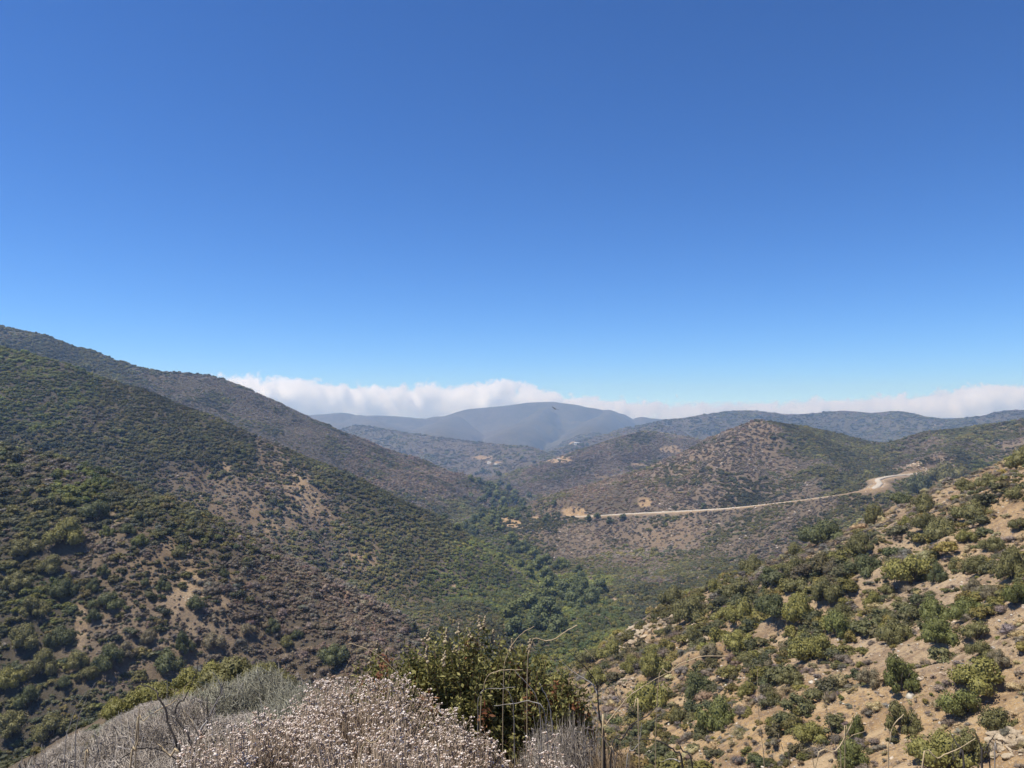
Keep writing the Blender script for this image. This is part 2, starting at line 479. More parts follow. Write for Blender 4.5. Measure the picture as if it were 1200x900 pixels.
def noise_n(nt, scale, detail=3, rough=0.55, vec=None):
    n = nt.nodes.new('ShaderNodeTexNoise')
    n.inputs['Scale'].default_value = scale; n.inputs['Detail'].default_value = detail; n.inputs['Roughness'].default_value = rough
    if vec is not None: nt.links.new(vec, n.inputs['Vector'])
    return n.outputs[0]

# land
m_land, nt, bs, outn = mat_new('land')
geo = N(nt, 'ShaderNodeNewGeometry')
pos = geo.outputs['Position']
def attr(nt, name, typ='GEOMETRY'):
    n = nt.nodes.new('ShaderNodeAttribute'); n.attribute_name = name; n.attribute_type = typ
    return n
a_cov = attr(nt, 'cover').outputs['Fac']; a_grn = attr(nt, 'green').outputs['Fac']; a_soil = attr(nt, 'soil').outputs['Fac']
a_far = attr(nt, 'far').outputs['Fac']; a_bare = attr(nt, 'bare').outputs['Fac']
n1 = noise_n(nt, 0.22, 5, 0.6, pos); n2 = noise_n(nt, 1.6, 4, 0.65, pos); n3 = noise_n(nt, 0.03, 3, 0.5, pos); n4 = noise_n(nt, 7.0, 3, .6, pos)
tan_ = mixc(nt, maprange(nt, n1, .35, .65), (0.285, 0.182, 0.088), (0.43, 0.295, 0.150))
tan_ = mixc(nt, maprange(nt, n3, .42, .62), tan_, mixc(nt, .5, tan_, (0.34, 0.28, 0.215)))
tan_ = mixc(nt, maprange(nt, n2, .47, .66), tan_, (0.17, 0.122, 0.088))
n5 = noise_n(nt, 3.5, 4, .7, pos)
tan_ = mixc(nt, maprange(nt, n5, .54, .66), tan_, (0.13, 0.10, 0.075))
tan_ = mixc(nt, maprange(nt, n4, .56, .68), tan_, (0.44, 0.36, 0.27))
lit = mixc(nt, maprange(nt, n2, .35, .65), (0.085, 0.066, 0.052), (0.165, 0.130, 0.102))
lit = mixc(nt, math_n(nt, 'MULTIPLY', maprange(nt, a_cov, .7, .97), .75), lit, (0.062, 0.056, 0.040))
sxyz = N(nt, 'ShaderNodeSeparateXYZ'); nt.links.new(pos, sxyz.inputs[0])
tco = math_n(nt, 'ADD', math_n(nt, 'MULTIPLY', sxyz.outputs[0], .29), math_n(nt, 'MULTIPLY', sxyz.outputs[1], .957))
sco = math_n(nt, 'SUBTRACT', math_n(nt, 'MULTIPLY', sxyz.outputs[0], .957), math_n(nt, 'MULTIPLY', sxyz.outputs[1], .29))
cmb = N(nt, 'ShaderNodeCombineXYZ'); nt.links.new(math_n(nt, 'MULTIPLY', tco, .55), cmb.inputs[0]); nt.links.new(math_n(nt, 'MULTIPLY', sco, .07), cmb.inputs[1])
streak = noise_n(nt, 1.0, 5, .65, cmb.outputs[0])
tan_ = mixc(nt, math_n(nt, 'MULTIPLY', maprange(nt, streak, .52, .66), .8), tan_, (0.44, 0.335, 0.21))
tan_ = mixc(nt, math_n(nt, 'MULTIPLY', maprange(nt, streak, .48, .36), .7), tan_, (0.20, 0.135, 0.085))
soilf = math_n(nt, 'MAXIMUM', a_soil, a_bare, True)
base = mixc(nt, maprange(nt, soilf, .3, 1.0), lit, tan_)
# far scrub that is too small to build: speckle of crowns and gaps
vor = nt.nodes.new('ShaderNodeTexVoronoi'); vor.inputs['Scale'].default_value = 0.16; nt.links.new(pos, vor.inputs['Vector'])
sp = noise_n(nt, 0.12, 5, 0.7, pos)
sp2 = noise_n(nt, 0.02, 4, 0.6, pos)
thr = math_n(nt, 'SUBTRACT', math_n(nt, 'ADD', math_n(nt, 'MULTIPLY', a_cov, 0.62), math_n(nt, 'MULTIPLY', sp2, .5)), 0.25)
mask = maprange(nt, math_n(nt, 'SUBTRACT', thr, sp), -0.05, 0.05)
mask = math_n(nt, 'MULTIPLY', math_n(nt, 'MULTIPLY', mask, a_far), math_n(nt, 'SUBTRACT', 1.0, a_bare, True))
sp3 = noise_n(nt, 0.004, 4, .6, pos)
grn = mixc(nt, maprange(nt, math_n(nt, 'ADD', math_n(nt, 'MULTIPLY', sp2, .5), math_n(nt, 'MULTIPLY', sp3, .5)), .4, .6), (0.036, 0.046, 0.026), (0.095, 0.092, 0.05))
brn = mixc(nt, maprange(nt, sp2, .35, .65), (0.085, 0.070, 0.060), (0.12, 0.098, 0.080))
gf = maprange(nt, math_n(nt, 'ADD', a_grn, math_n(nt, 'SUBTRACT', noise_n(nt, .06, 4, .6, pos), .5)), .15, .75)
base = mixc(nt, mask, base, mixc(nt, gf, brn, grn))
nt.links.new(base, bs.inputs['Base Color'])
bs.inputs['Roughness'].default_value = 0.95
bs.inputs['Specular IOR Level'].default_value = 0.1
bmp = N(nt, 'ShaderNodeBump'); bmp.inputs['Strength'].default_value = 0.9; bmp.inputs['Distance'].default_value = 1.0
hgt = math_n(nt, 'ADD', math_n(nt, 'MULTIPLY', n2, 0.35), math_n(nt, 'MULTIPLY', n4, 0.06))
hgt = math_n(nt, 'ADD', hgt, math_n(nt, 'MULTIPLY', n5, .22))
hgt = math_n(nt, 'ADD', hgt, math_n(nt, 'MULTIPLY', streak, .5))
hgt = math_n(nt, 'ADD', hgt, math_n(nt, 'MULTIPLY', math_n(nt, 'MULTIPLY', sp, a_far), 6.0))
nt.links.new(hgt, bmp.inputs['Height']); nt.links.new(bmp.outputs[0], bs.inputs['Normal'])

def simple_mat(name, c1, c2, scale=8.0, rough=0.85, spec=0.2, island=False, bump=0.0):
    m, nt, bs, _ = mat_new(name)
    if island:
        g = N(nt, 'ShaderNodeNewGeometry'); f = g.outputs['Random Per Island']
    else:
        tc = N(nt, 'ShaderNodeNewGeometry'); f = maprange(nt, noise_n(nt, scale, 4, .6, tc.outputs['Position']), .3, .7)
    nt.links.new(mixc(nt, f, c1, c2), bs.inputs['Base Color'])
    bs.inputs['Roughness'].default_value = rough; bs.inputs['Specular IOR Level'].default_value = spec
    if bump:
        b = N(nt, 'ShaderNodeBump'); b.inputs['Strength'].default_value = 1.0; b.inputs['Distance'].default_value = bump
        g2 = N(nt, 'ShaderNodeNewGeometry')
        nt.links.new(noise_n(nt, scale * 2.5, 4, .65, g2.outputs['Position']), b.inputs['Height']); nt.links.new(b.outputs[0], bs.inputs['Normal'])
    return m

def foliage_mat(name, source, lo, hi, transl=0.25):
    """leaf colour = tint of the plant x a random shade for each leaf"""
    m, nt, bs, out = mat_new(name)
    if source == 'INSTANCER': tint = attr(nt, 'tint', 'INSTANCER').outputs['Color']
    elif source == 'OBJECT': tint = N(nt, 'ShaderNodeObjectInfo').outputs['Color']
    else: tint = source
    g = N(nt, 'ShaderNodeNewGeometry')
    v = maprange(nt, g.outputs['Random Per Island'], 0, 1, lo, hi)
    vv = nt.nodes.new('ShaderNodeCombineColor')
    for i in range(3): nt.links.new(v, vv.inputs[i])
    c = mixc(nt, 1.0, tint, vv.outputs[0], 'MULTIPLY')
    nt.links.new(c, bs.inputs['Base Color'])
    bs.inputs['Roughness'].default_value = 0.6; bs.inputs['Specular IOR Level'].default_value = 0.25
    if transl:
        tr = N(nt, 'ShaderNodeBsdfTranslucent'); nt.links.new(c, tr.inputs['Color'])
        mx = N(nt, 'ShaderNodeMixShader'); mx.inputs[0].default_value = transl
        nt.links.new(bs.outputs[0], mx.inputs[1]); nt.links.new(tr.outputs[0], mx.inputs[2])
        nt.links.new(mx.outputs[0], out.inputs['Surface'])
    return m

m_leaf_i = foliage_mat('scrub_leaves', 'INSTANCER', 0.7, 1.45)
m_core_i = foliage_mat('scrub_core_shade', 'INSTANCER', 0.75, 0.9, 0)  # solid core toned below the leaves: shade inside the crown put into colour
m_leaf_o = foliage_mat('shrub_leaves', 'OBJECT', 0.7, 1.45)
m_core_o = foliage_mat('shrub_core_shade', 'OBJECT', 0.75, 0.9, 0)  # darker tint on the core stands in for shade between leaf clumps
m_wood = simple_mat('woody_stems', (0.09, 0.075, 0.06), (0.17, 0.14, 0.11), 3)
m_stone_i = foliage_mat('loose_stones', 'INSTANCER', 0.85, 1.15, 0)
m_rock = simple_mat('pale_rock', (0.26, 0.20, 0.135), (0.47, 0.39, 0.28), 0.9, .9, .2, False, 0.25)
m_road = simple_mat('dirt_road', (0.35, 0.31, 0.25), (0.47, 0.42, 0.35), 0.15, .95, .1)

# ------------------------------------------------------------------ terrain object
V = np.stack([GX, GY, GZ], -1).reshape(-1, 3)
i0 = np.arange(NT); i1 = (i0 + 1) % NT
j0 = np.arange(NR - 1)[:, None] * NT
quads = np.stack([j0 + i0, j0 + i1, j0 + NT + i1, j0 + NT + i0], -1).reshape(-1, 4)
quads = quads[:, ::-1]
me = new_mesh('terrain', V, 4, quads, [m_land], None, True)
FAR = sstep(450, 1300, RR)
for nm, A in (('cover', FIELD[:, :, 0]), ('green', FIELD[:, :, 1]), ('soil', np.maximum(FIELD[:, :, 2], .75 * CARVED)), ('far', FAR), ('bare', BARE)):
    at_ = me.attributes.new(nm, 'FLOAT', 'POINT'); at_.data.foreach_set('value', np.ascontiguousarray(A.reshape(-1), np.float32))
terrain = obj('terrain', me)
tag(terrain, 'scrub covered hills and canyon around a narrow valley', 'terrain', None, 'structure')

# road
tang = np.gradient(ROAD[:, :2], axis=0); tang /= np.linalg.norm(tang, axis=1)[:, None]
nrm = np.stack([-tang[:, 1], tang[:, 0]], -1)
rows = []
wj = np.interp(np.arange(len(ROAD)) / len(ROAD), [0, .34, .46, .7, 1], [1.5, 1.8, 3.1, 3.3, 1.8]) + 0.2 * np.sin(np.arange(len(ROAD)) * 1.3)
for k, (off, dz) in enumerate(((-1, -1.4), (-1, 0.0), (-.35, 0.12), (.35, 0.12), (1, 0.0), (1, -1.4))):
    rows.append(np.column_stack([ROAD[:, :2] + nrm * (off * wj)[:, None], ROAD[:, 2] + 0.25 + dz]))
RV = np.stack(rows, 1).reshape(-1, 3)
q = []
for a in range(len(ROAD) - 1):
    for b in range(5):
        q.append((a * 6 + b, a * 6 + b + 1, (a + 1) * 6 + b + 1, (a + 1) * 6 + b))
road = obj('dirt_road', new_mesh('dirt_road', RV, 4, np.array(q)[:, ::-1], [m_road], None, True))
tag(road, 'pale dirt road winding along the foot of the rocky hill', 'road', None, 'structure')

# ------------------------------------------------------------------ plant forms
def unit(v):
    return v / np.maximum(np.linalg.norm(v, axis=-1, keepdims=True), 1e-9)

ICO = None
def ico(sub=1):
    t = (1 + 5 ** .5) / 2
    V = [(-1, t, 0), (1, t, 0), (-1, -t, 0), (1, -t, 0), (0, -1, t), (0, 1, t), (0, -1, -t), (0, 1, -t), (t, 0, -1), (t, 0, 1), (-t, 0, -1), (-t, 0, 1)]
    F = [(0, 11, 5), (0, 5, 1), (0, 1, 7), (0, 7, 10), (0, 10, 11), (1, 5, 9), (5, 11, 4), (11, 10, 2), (10, 7, 6), (7, 1, 8), (3, 9, 4), (3, 4, 2), (3, 2, 6), (3, 6, 8), (3, 8, 9), (4, 9, 5), (2, 4, 11), (6, 2, 10), (8, 6, 7), (9, 8, 1)]
    V = [np.array(v, float) / np.linalg.norm(v) for v in V]
    for _ in range(sub):
        cache, G = {}, []
        def mid(a, b):
            k = (min(a, b), max(a, b))
            if k not in cache:
                V.append(unit(V[a] + V[b])); cache[k] = len(V) - 1
            return cache[k]
        for a, b, c in F:
            x, y, z = mid(a, b), mid(b, c), mid(c, a)
            G += [(a, x, z), (b, y, x), (c, z, y), (x, y, z)]
        F = G
    return np.array(V), np.array(F)
ICO0, ICO1, ICO2 = ico(0), ico(1), ico(2)

def leaf_quads(P, Nn, L, W, rng, droop=0.0):
    """pointed four-cornered leaves at P, growing roughly along Nn"""
    n = len(P)
    d = unit(Nn + rng.normal(0, .55, (n, 3)) + np.array([0, 0, -droop]))
    s = unit(np.cross(d, rng.normal(0, 1, (n, 3))))
    L = (L * rng.uniform(.6, 1.4, n))[:, None]; W = (W * rng.uniform(.6, 1.4, n))[:, None]
    up = np.cross(s, d)
    a = P - d * L * .5; c = P + d * L * .5
    b = P + s * W * .5 + up * W * .12; e = P - s * W * .5 + up * W * .12
    V = np.stack([a, b, c, e], 1).reshape(-1, 3)
    k = np.arange(n)[:, None] * 4
    F = np.concatenate([k + [[0, 1, 2]], k + [[0, 2, 3]]])
    return V, F

def tube(G, pts, radii, sides=5, m=0):
    pts = np.asarray(pts, float); n = len(pts)
    radii = np.broadcast_to(np.asarray(radii, float), (n,))
    t = unit(np.gradient(pts, axis=0))
    ref = np.where(np.abs(t[:, 2:3]) > .9, np.array([[1., 0, 0]]), np.array([[0, 0, 1.]]))
    u = unit(np.cross(t, ref)); v = np.cross(t, u)
    a = np.arange(sides) * 2 * math.pi / sides
    ring = pts[:, None] + radii[:, None, None] * (np.cos(a)[None, :, None] * u[:, None] + np.sin(a)[None, :, None] * v[:, None])
    V = np.vstack([ring.reshape(-1, 3), pts[-1:] + t[-1:] * radii[-1]])
    F = []
    for i in range(n - 1):
        for j in range(sides):
            p, q = i * sides + j, i * sides + (j + 1) % sides
            F += [(p, q, q + sides), (p, q + sides, p + sides)]
    for j in range(sides):
        F.append(((n - 1) * sides + j, (n - 1) * sides + (j + 1) % sides, n * sides))
    G.add(V, F, m)

def lobes(rng, n, flat, spread):
    out = []
    for k in range(n):
        a = rng.uniform(0, 2 * math.pi); r = spread * math.sqrt(rng.uniform(0, 1)) if k else 0.0
        s = rng.uniform(.17, .40) * (1 if k else 1.1)
        z = flat * (rng.uniform(.25, .95) * (1 - (r / spread * .8) ** 2) if k else .62)
        out.append((math.cos(a) * r, math.sin(a) * r, max(z, s * .45), s))
    return out

def crown(rng, nl, leaves, L, flat=0.8, core=True, spread=.62, mats=None, top_bias=.0):
    """leafy crown of about radius 1 at the origin: dim inner masses with leaf clumps over them"""
    G = Geo()
    LB = lobes(rng, nl, flat, spread)
    P, Q = [], []
    w = np.array([l[3] ** 2 for l in LB]); w /= w.sum()
    for (x, y, z, s), f in zip(LB, w):
        c = np.array([x, y, z])
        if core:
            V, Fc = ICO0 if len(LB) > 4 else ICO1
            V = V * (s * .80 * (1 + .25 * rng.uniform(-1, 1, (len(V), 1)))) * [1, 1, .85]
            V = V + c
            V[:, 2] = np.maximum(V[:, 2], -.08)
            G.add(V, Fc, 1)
        n = int(leaves * f) + 1
        d = unit(rng.normal(0, 1, (n * 2, 3)))
        d = d[d[:, 2] > -.55][:n]
        rad = s * rng.uniform(.78, 1.12, (len(d), 1))
        pp = c + d * rad * [1, 1, .9]
        P.append(pp); Q.append(d)
    P, Q = np.vstack(P), np.vstack(Q)
    # leave out leaves buried in other lobes
    keep = np.ones(len(P), bool)
    for (x, y, z, s) in LB:
        keep &= np.linalg.norm((P - [x, y, z]) / [1, 1, .9], axis=1) > s * .72
    keep &= P[:, 2] > -.02
    Pk, Qk = P[keep], Q[keep]
    nn = unit(Qk + [0, 0, .35] + rng.normal(0, .42, Qk.shape))        # way the blade faces
    dd = unit(np.cross(nn, rng.normal(0, 1, Qk.shape)))
    ss = np.cross(nn, dd)
    Ls = L * rng.uniform(.55, 1.45, (len(Pk), 1)); Ws = Ls * rng.uniform(.5, .85, (len(Pk), 1))
    V = np.stack([Pk - dd * Ls * .5, Pk + ss * Ws * .5, Pk + dd * Ls * .5, Pk - ss * Ws * .5], 1).reshape(-1, 3)
    k = np.arange(len(Pk))[:, None] * 4
    G.add(V, np.concatenate([k + [[0, 1, 2]], k + [[0, 2, 3]]]), 0)
    return G

def twig_dome(rng, n, flat=.8, thick=.012, m=0, core=True, bend=.18, seg=2):
    """fine dry twigs fanning from the base over a dim inner mass"""
    G = Geo()
    if core:
        V, Fc = ICO1
        V = V * (.60 * (1 + .3 * rng.uniform(-1, 1, (len(V), 1)))) * [1, 1, flat * .85]; V[:, 2] = np.maximum(V[:, 2] + .12, 0)
        G.add(V, Fc, 1)
    d = unit(rng.normal(0, 1, (n, 3))); d[:, 2] = np.abs(d[:, 2])
    tip = d * rng.uniform(.75, 1.08, (n, 1)) * [1, 1, flat]
    base = tip * rng.uniform(.2, .6, (n, 1)) + rng.normal(0, .05, (n, 3)); base[:, 2] = np.abs(base[:, 2])
    s = unit(np.cross(tip - base, rng.normal(0, 1, (n, 3)))); u = unit(np.cross(tip - base, s))
    t = thick
    V = np.stack([base + s * t, base - s * .5 * t + u * .86 * t, base - s * .5 * t - u * .86 * t, tip], 1).reshape(-1, 3)
    k = np.arange(n)[:, None] * 4
    G.add(V, np.concatenate([k + [f] for f in [(0, 1, 3), (1, 2, 3), (2, 0, 3)]]), m)
    return G

def dry_crown(rng, nl, leaves, twigs):
    G = crown(rng, nl, leaves, .085, .72, True, .62)
    T = twig_dome(rng, twigs, .85, .014, 0, False)
    for V, F, M in zip(T.V, T.F, T.M): G.V.append(V); G.F.append(F + G.n); G.M.append(M); G.n += len(V)
    return G

def twig_mass(rng, n, thick, m=0):
    G = Geo()
    d = unit(rng.normal(0, 1, (n, 3))); d[:, 2] = np.abs(d[:, 2])
    mid = d * (rng.uniform(.12, 1.0, (n, 1)) ** .6) * .88
    dirn = unit(d * .5 + rng.normal(0, .7, (n, 3)) + [0, 0, .12])
    L = rng.uniform(.10, .30, (n, 1))
    base, tip = mid - dirn * L * .6, mid + dirn * L * .5
    base[:, 2] = np.maximum(base[:, 2], 0)
    s = unit(np.cross(tip - base, rng.normal(0, 1, (n, 3)))); u = unit(np.cross(tip - base, s)); t = thick * rng.uniform(.6, 1.4, (n, 1))
    V = np.stack([base + s * t, base - s * .5 * t + u * .86 * t, base - s * .5 * t - u * .86 * t, tip], 1).reshape(-1, 3)
    k = np.arange(n)[:, None] * 4
    G.add(V, np.concatenate([k + [f] for f in [(0, 1, 3), (1, 2, 3), (2, 0, 3)]]), m)
    return G

def rock_mesh(name, rng, mats, sub=1, flat=.7):
    V, Fc = ICO1 if sub == 1 else (ICO2 if sub == 2 else ICO0)
    V = V.copy()
    for _ in range(7):      # chop facets
        n = unit(rng.normal(0, 1, 3)); d = rng.uniform(.5, .85)
        over = np.maximum(V @ n - d, 0)
        V -= over[:, None] * n
    V = V * rng.uniform(.7, 1.2, 3) * [1, 1, flat] + rng.normal(0, .02, V.shape)
    G = Geo(); G.add(V, Fc, 0)
    return G.mesh(name, mats)

# forms scattered over the hills (kept out of the scene; only used as scatter sources)
forms = bpy.data.collections.new('scrub_forms')
def form(me):
    o = bpy.data.objects.new('scrub_form', me); forms.objects.link(o); return o
rg = np.random.default_rng(5)
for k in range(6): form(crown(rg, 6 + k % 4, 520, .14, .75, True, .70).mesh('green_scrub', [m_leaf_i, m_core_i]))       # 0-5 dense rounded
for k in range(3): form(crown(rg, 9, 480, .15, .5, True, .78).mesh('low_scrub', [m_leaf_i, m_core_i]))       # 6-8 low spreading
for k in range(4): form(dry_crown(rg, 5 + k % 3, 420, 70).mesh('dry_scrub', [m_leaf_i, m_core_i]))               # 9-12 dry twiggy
for k in range(4): form(rock_mesh('loose_stone', rg, [m_stone_i], 0, .6))                                   # 13-16 stones

def scatter(name, P, ROT, SCL, PICK, TINT, label, cat):
    me = bpy.data.meshes.new(name)
    me.vertices.add(len(P)); me.vertices.foreach_set('co', np.ascontiguousarray(P, np.float32).ravel())
    for nm, typ, arr, key in (('rot', 'FLOAT_VECTOR', ROT, 'vector'), ('scl', 'FLOAT_VECTOR', SCL, 'vector'), ('pick', 'INT', PICK, 'value')):
        a = me.attributes.new(nm, typ, 'POINT'); a.data.foreach_set(key, np.ascontiguousarray(arr, np.int32 if typ == 'INT' else np.float32).ravel())
    a = me.attributes.new('tint', 'FLOAT_COLOR', 'POINT')
    a.data.foreach_set('color', np.ascontiguousarray(np.column_stack([TINT, np.ones(len(P))]), np.float32).ravel())
    o = obj(name, me); tag(o, label, cat, None, 'stuff')
    md = o.modifiers.new('scatter', 'NODES'); md.node_group = SCAT
    return o

SCAT = bpy.data.node_groups.new('scatter', 'GeometryNodeTree')
SCAT.interface.new_socket('Geometry', in_out='INPUT', socket_type='NodeSocketGeometry')
SCAT.interface.new_socket('Geometry', in_out='OUTPUT', socket_type='NodeSocketGeometry')
gi = SCAT.nodes.new('NodeGroupInput'); go = SCAT.nodes.new('NodeGroupOutput')
ci = SCAT.nodes.new('GeometryNodeCollectionInfo'); ci.inputs['Collection'].default_value = forms
ci.inputs['Separate Children'].default_value = True; ci.inputs['Reset Children'].default_value = True
ip = SCAT.nodes.new('GeometryNodeInstanceOnPoints'); ip.inputs['Pick Instance'].default_value = True
def named(nm, typ):
    n = SCAT.nodes.new('GeometryNodeInputNamedAttribute'); n.data_type = typ; n.inputs['Name'].default_value = nm; return n.outputs['Attribute']
er = SCAT.nodes.new('FunctionNodeEulerToRotation')
SCAT.links.new(named('rot', 'FLOAT_VECTOR'), er.inputs[0])
SCAT.links.new(gi.outputs[0], ip.inputs['Points']); SCAT.links.new(ci.outputs[0], ip.inputs['Instance'])
SCAT.links.new(named('pick', 'INT'), ip.inputs['Instance Index']); SCAT.links.new(er.outputs[0], ip.inputs['Rotation'])
SCAT.links.new(named('scl', 'FLOAT_VECTOR'), ip.inputs['Scale']); SCAT.links.new(ip.outputs[0], go.inputs[0])

# ------------------------------------------------------------------ where the scrub stands
def wedge(r0, r1, dens, rng):
    half = math.radians(37)
    n = int(dens * half * (r1 * r1 - r0 * r0))
    r = np.sqrt(rng.uniform(r0 * r0, r1 * r1, n)); t = rng.uniform(-half, half, n)
    return np.sin(t) * r, np.cos(t) * r

GREENS = np.array([(.112, .110, .048), (.132, .124, .046), (.098, .100, .050), (.150, .136, .046), (.084, .090, .048), (.124, .112, .060)])
DARKS = np.array([(.045, .058, .032), (.050, .062, .036), (.058, .066, .032)])
DRYS = np.array([(.205, .168, .128), (.240, .202, .160), (.175, .145, .112), (.220, .170, .120), (.205, .184, .154)])

def scrub_points(rng):
    out = []
    # ring, density per square metre, crown radius range
    for r0, r1, dens, a, b in ((9, 42, 1.4, .22, .5), (42, 110, 1.1, .5, 2.1), (42, 130, 2.4, .20, .65), (110, 260, .8, .6, 2.4), (130, 300, .9, .35, .9), (260, 520, .42, .95, 2.9), (520, 1000, .20, 1.4, 3.6), (1000, 1700, .075, 2.2, 5.0), (1700, 3200, .012, 4.0, 9.0)):
        x, y = wedge(r0, r1, dens, rng)
        z = ground(x, y)
        keep = visible(x, y, z + 2.5, 3.0 + 0.004 * r0)
        x, y, z = x[keep], y[keep], z[keep]
        F = np.stack([grid_lookup(FIELD[:, :, k], x, y) for k in range(3)], -1)
        bare = grid_lookup(BARE, x, y)
        cov = F[:, 0] + .45 * fbm(x, y, 26, 3, 41) * (1 - np.abs(F[:, 0] - .5) * 1.3)
        p = np.clip(cov + .12, 0, 1) ** 1.15 * (1 - .80 * np.clip(bare * 1.05, 0, 1))
        keep = rng.uniform(0, 1, len(x)) < p
        x, y, z, F, bare = x[keep], y[keep], z[keep], F[keep], bare[keep]
        g = F[:, 1] + .75 * fbm(x, y, 38, 3, 43) + rng.normal(0, .16, len(x))
        green = g > .42 + .42 * ((np.hypot(x, y) < 200) & (x > 5))
        rad = a + (b - a) * rng.beta(.9, 2.6, len(x)) * (1 + .9 * fbm(x, y, 45, 3, 47))
        rad = np.where(green, rad * 1.15, rad * np.where(F[:, 1] < .25, 1.0, .8))
        out.append(np.column_stack([x, y, z, rad, green, F[:, 1], F[:, 0]]))
    return np.vstack(out)

SP_ALL = scrub_points(np.random.default_rng(3))
dr, _ = poly_nearest(SP_ALL[:, 0], SP_ALL[:, 1], ROAD[:, :2], ROAD[:, 2:])
SP_ALL = SP_ALL[dr > 5.0 + SP_ALL[:, 3] * 1.5]

def tint_for(rng, x, y, green, gshare):
    n = len(x)
    big = .5 + .5 * fbm(x, y, 55, 3, 77)
    gi_ = np.clip((big * .5 + rng.uniform(0, .5, n)) * len(GREENS), 0, len(GREENS) - 1).astype(int)
    t = np.where(green[:, None] > 0, GREENS[gi_] * np.where((gshare > .82)[:, None], [[1.25, 1.4, 1.0]], [[1.1, 1.1, 1.1]]), DRYS[rng.integers(0, len(DRYS), n)])
    t = np.where(((green < 1) & (gshare < .2))[:, None], t * [[1.10, 1.02, .95]], t)
    t = np.where(((green > 0) & (np.hypot(x, y) < 210) & (x > 4))[:, None], t * [[1.28, 1.20, 1.0]], t)
    straw = (green < 1) & (np.hypot(x, y) < 210) & (x > 4) & (rng.uniform(0, 1, n) < .38)
    t = np.where(straw[:, None], np.array([[.36, .285, .155]]), t)
    t = t * (1 + .55 * fbm(x, y, 90, 3, 78) + .4 * fbm(x, y, 18, 2, 79))[:, None]
    return t * rng.uniform(.75, 1.25, (n, 1)) * (1 + rng.normal(0, .05, (n, 3)))

# ------------------------------------------------------------------ single shrubs that can be told apart
SHRUB_ME = []
rg = np.random.default_rng(8)
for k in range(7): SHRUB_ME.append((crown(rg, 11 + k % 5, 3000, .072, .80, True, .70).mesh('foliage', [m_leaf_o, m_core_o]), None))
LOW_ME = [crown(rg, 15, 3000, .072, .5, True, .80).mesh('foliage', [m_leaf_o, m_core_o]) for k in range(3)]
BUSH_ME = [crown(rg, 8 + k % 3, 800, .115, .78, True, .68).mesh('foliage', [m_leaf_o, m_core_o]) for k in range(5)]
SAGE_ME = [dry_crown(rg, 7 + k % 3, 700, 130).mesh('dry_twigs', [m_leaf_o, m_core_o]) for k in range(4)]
def stems_mesh(rng):
    G = Geo()
    for k in range(7):
        a = rng.uniform(0, 6.28); r = rng.uniform(.2, .5)
        tube(G, [(0.03 * math.cos(a), .03 * math.sin(a), -.25), (r * .4 * math.cos(a), r * .4 * math.sin(a), .15), (r * math.cos(a), r * math.sin(a), .45)], [.035, .028, .012], 5)
    return G.mesh('stems', [m_wood])
STEM_ME = [stems_mesh(rg) for k in range(3)]

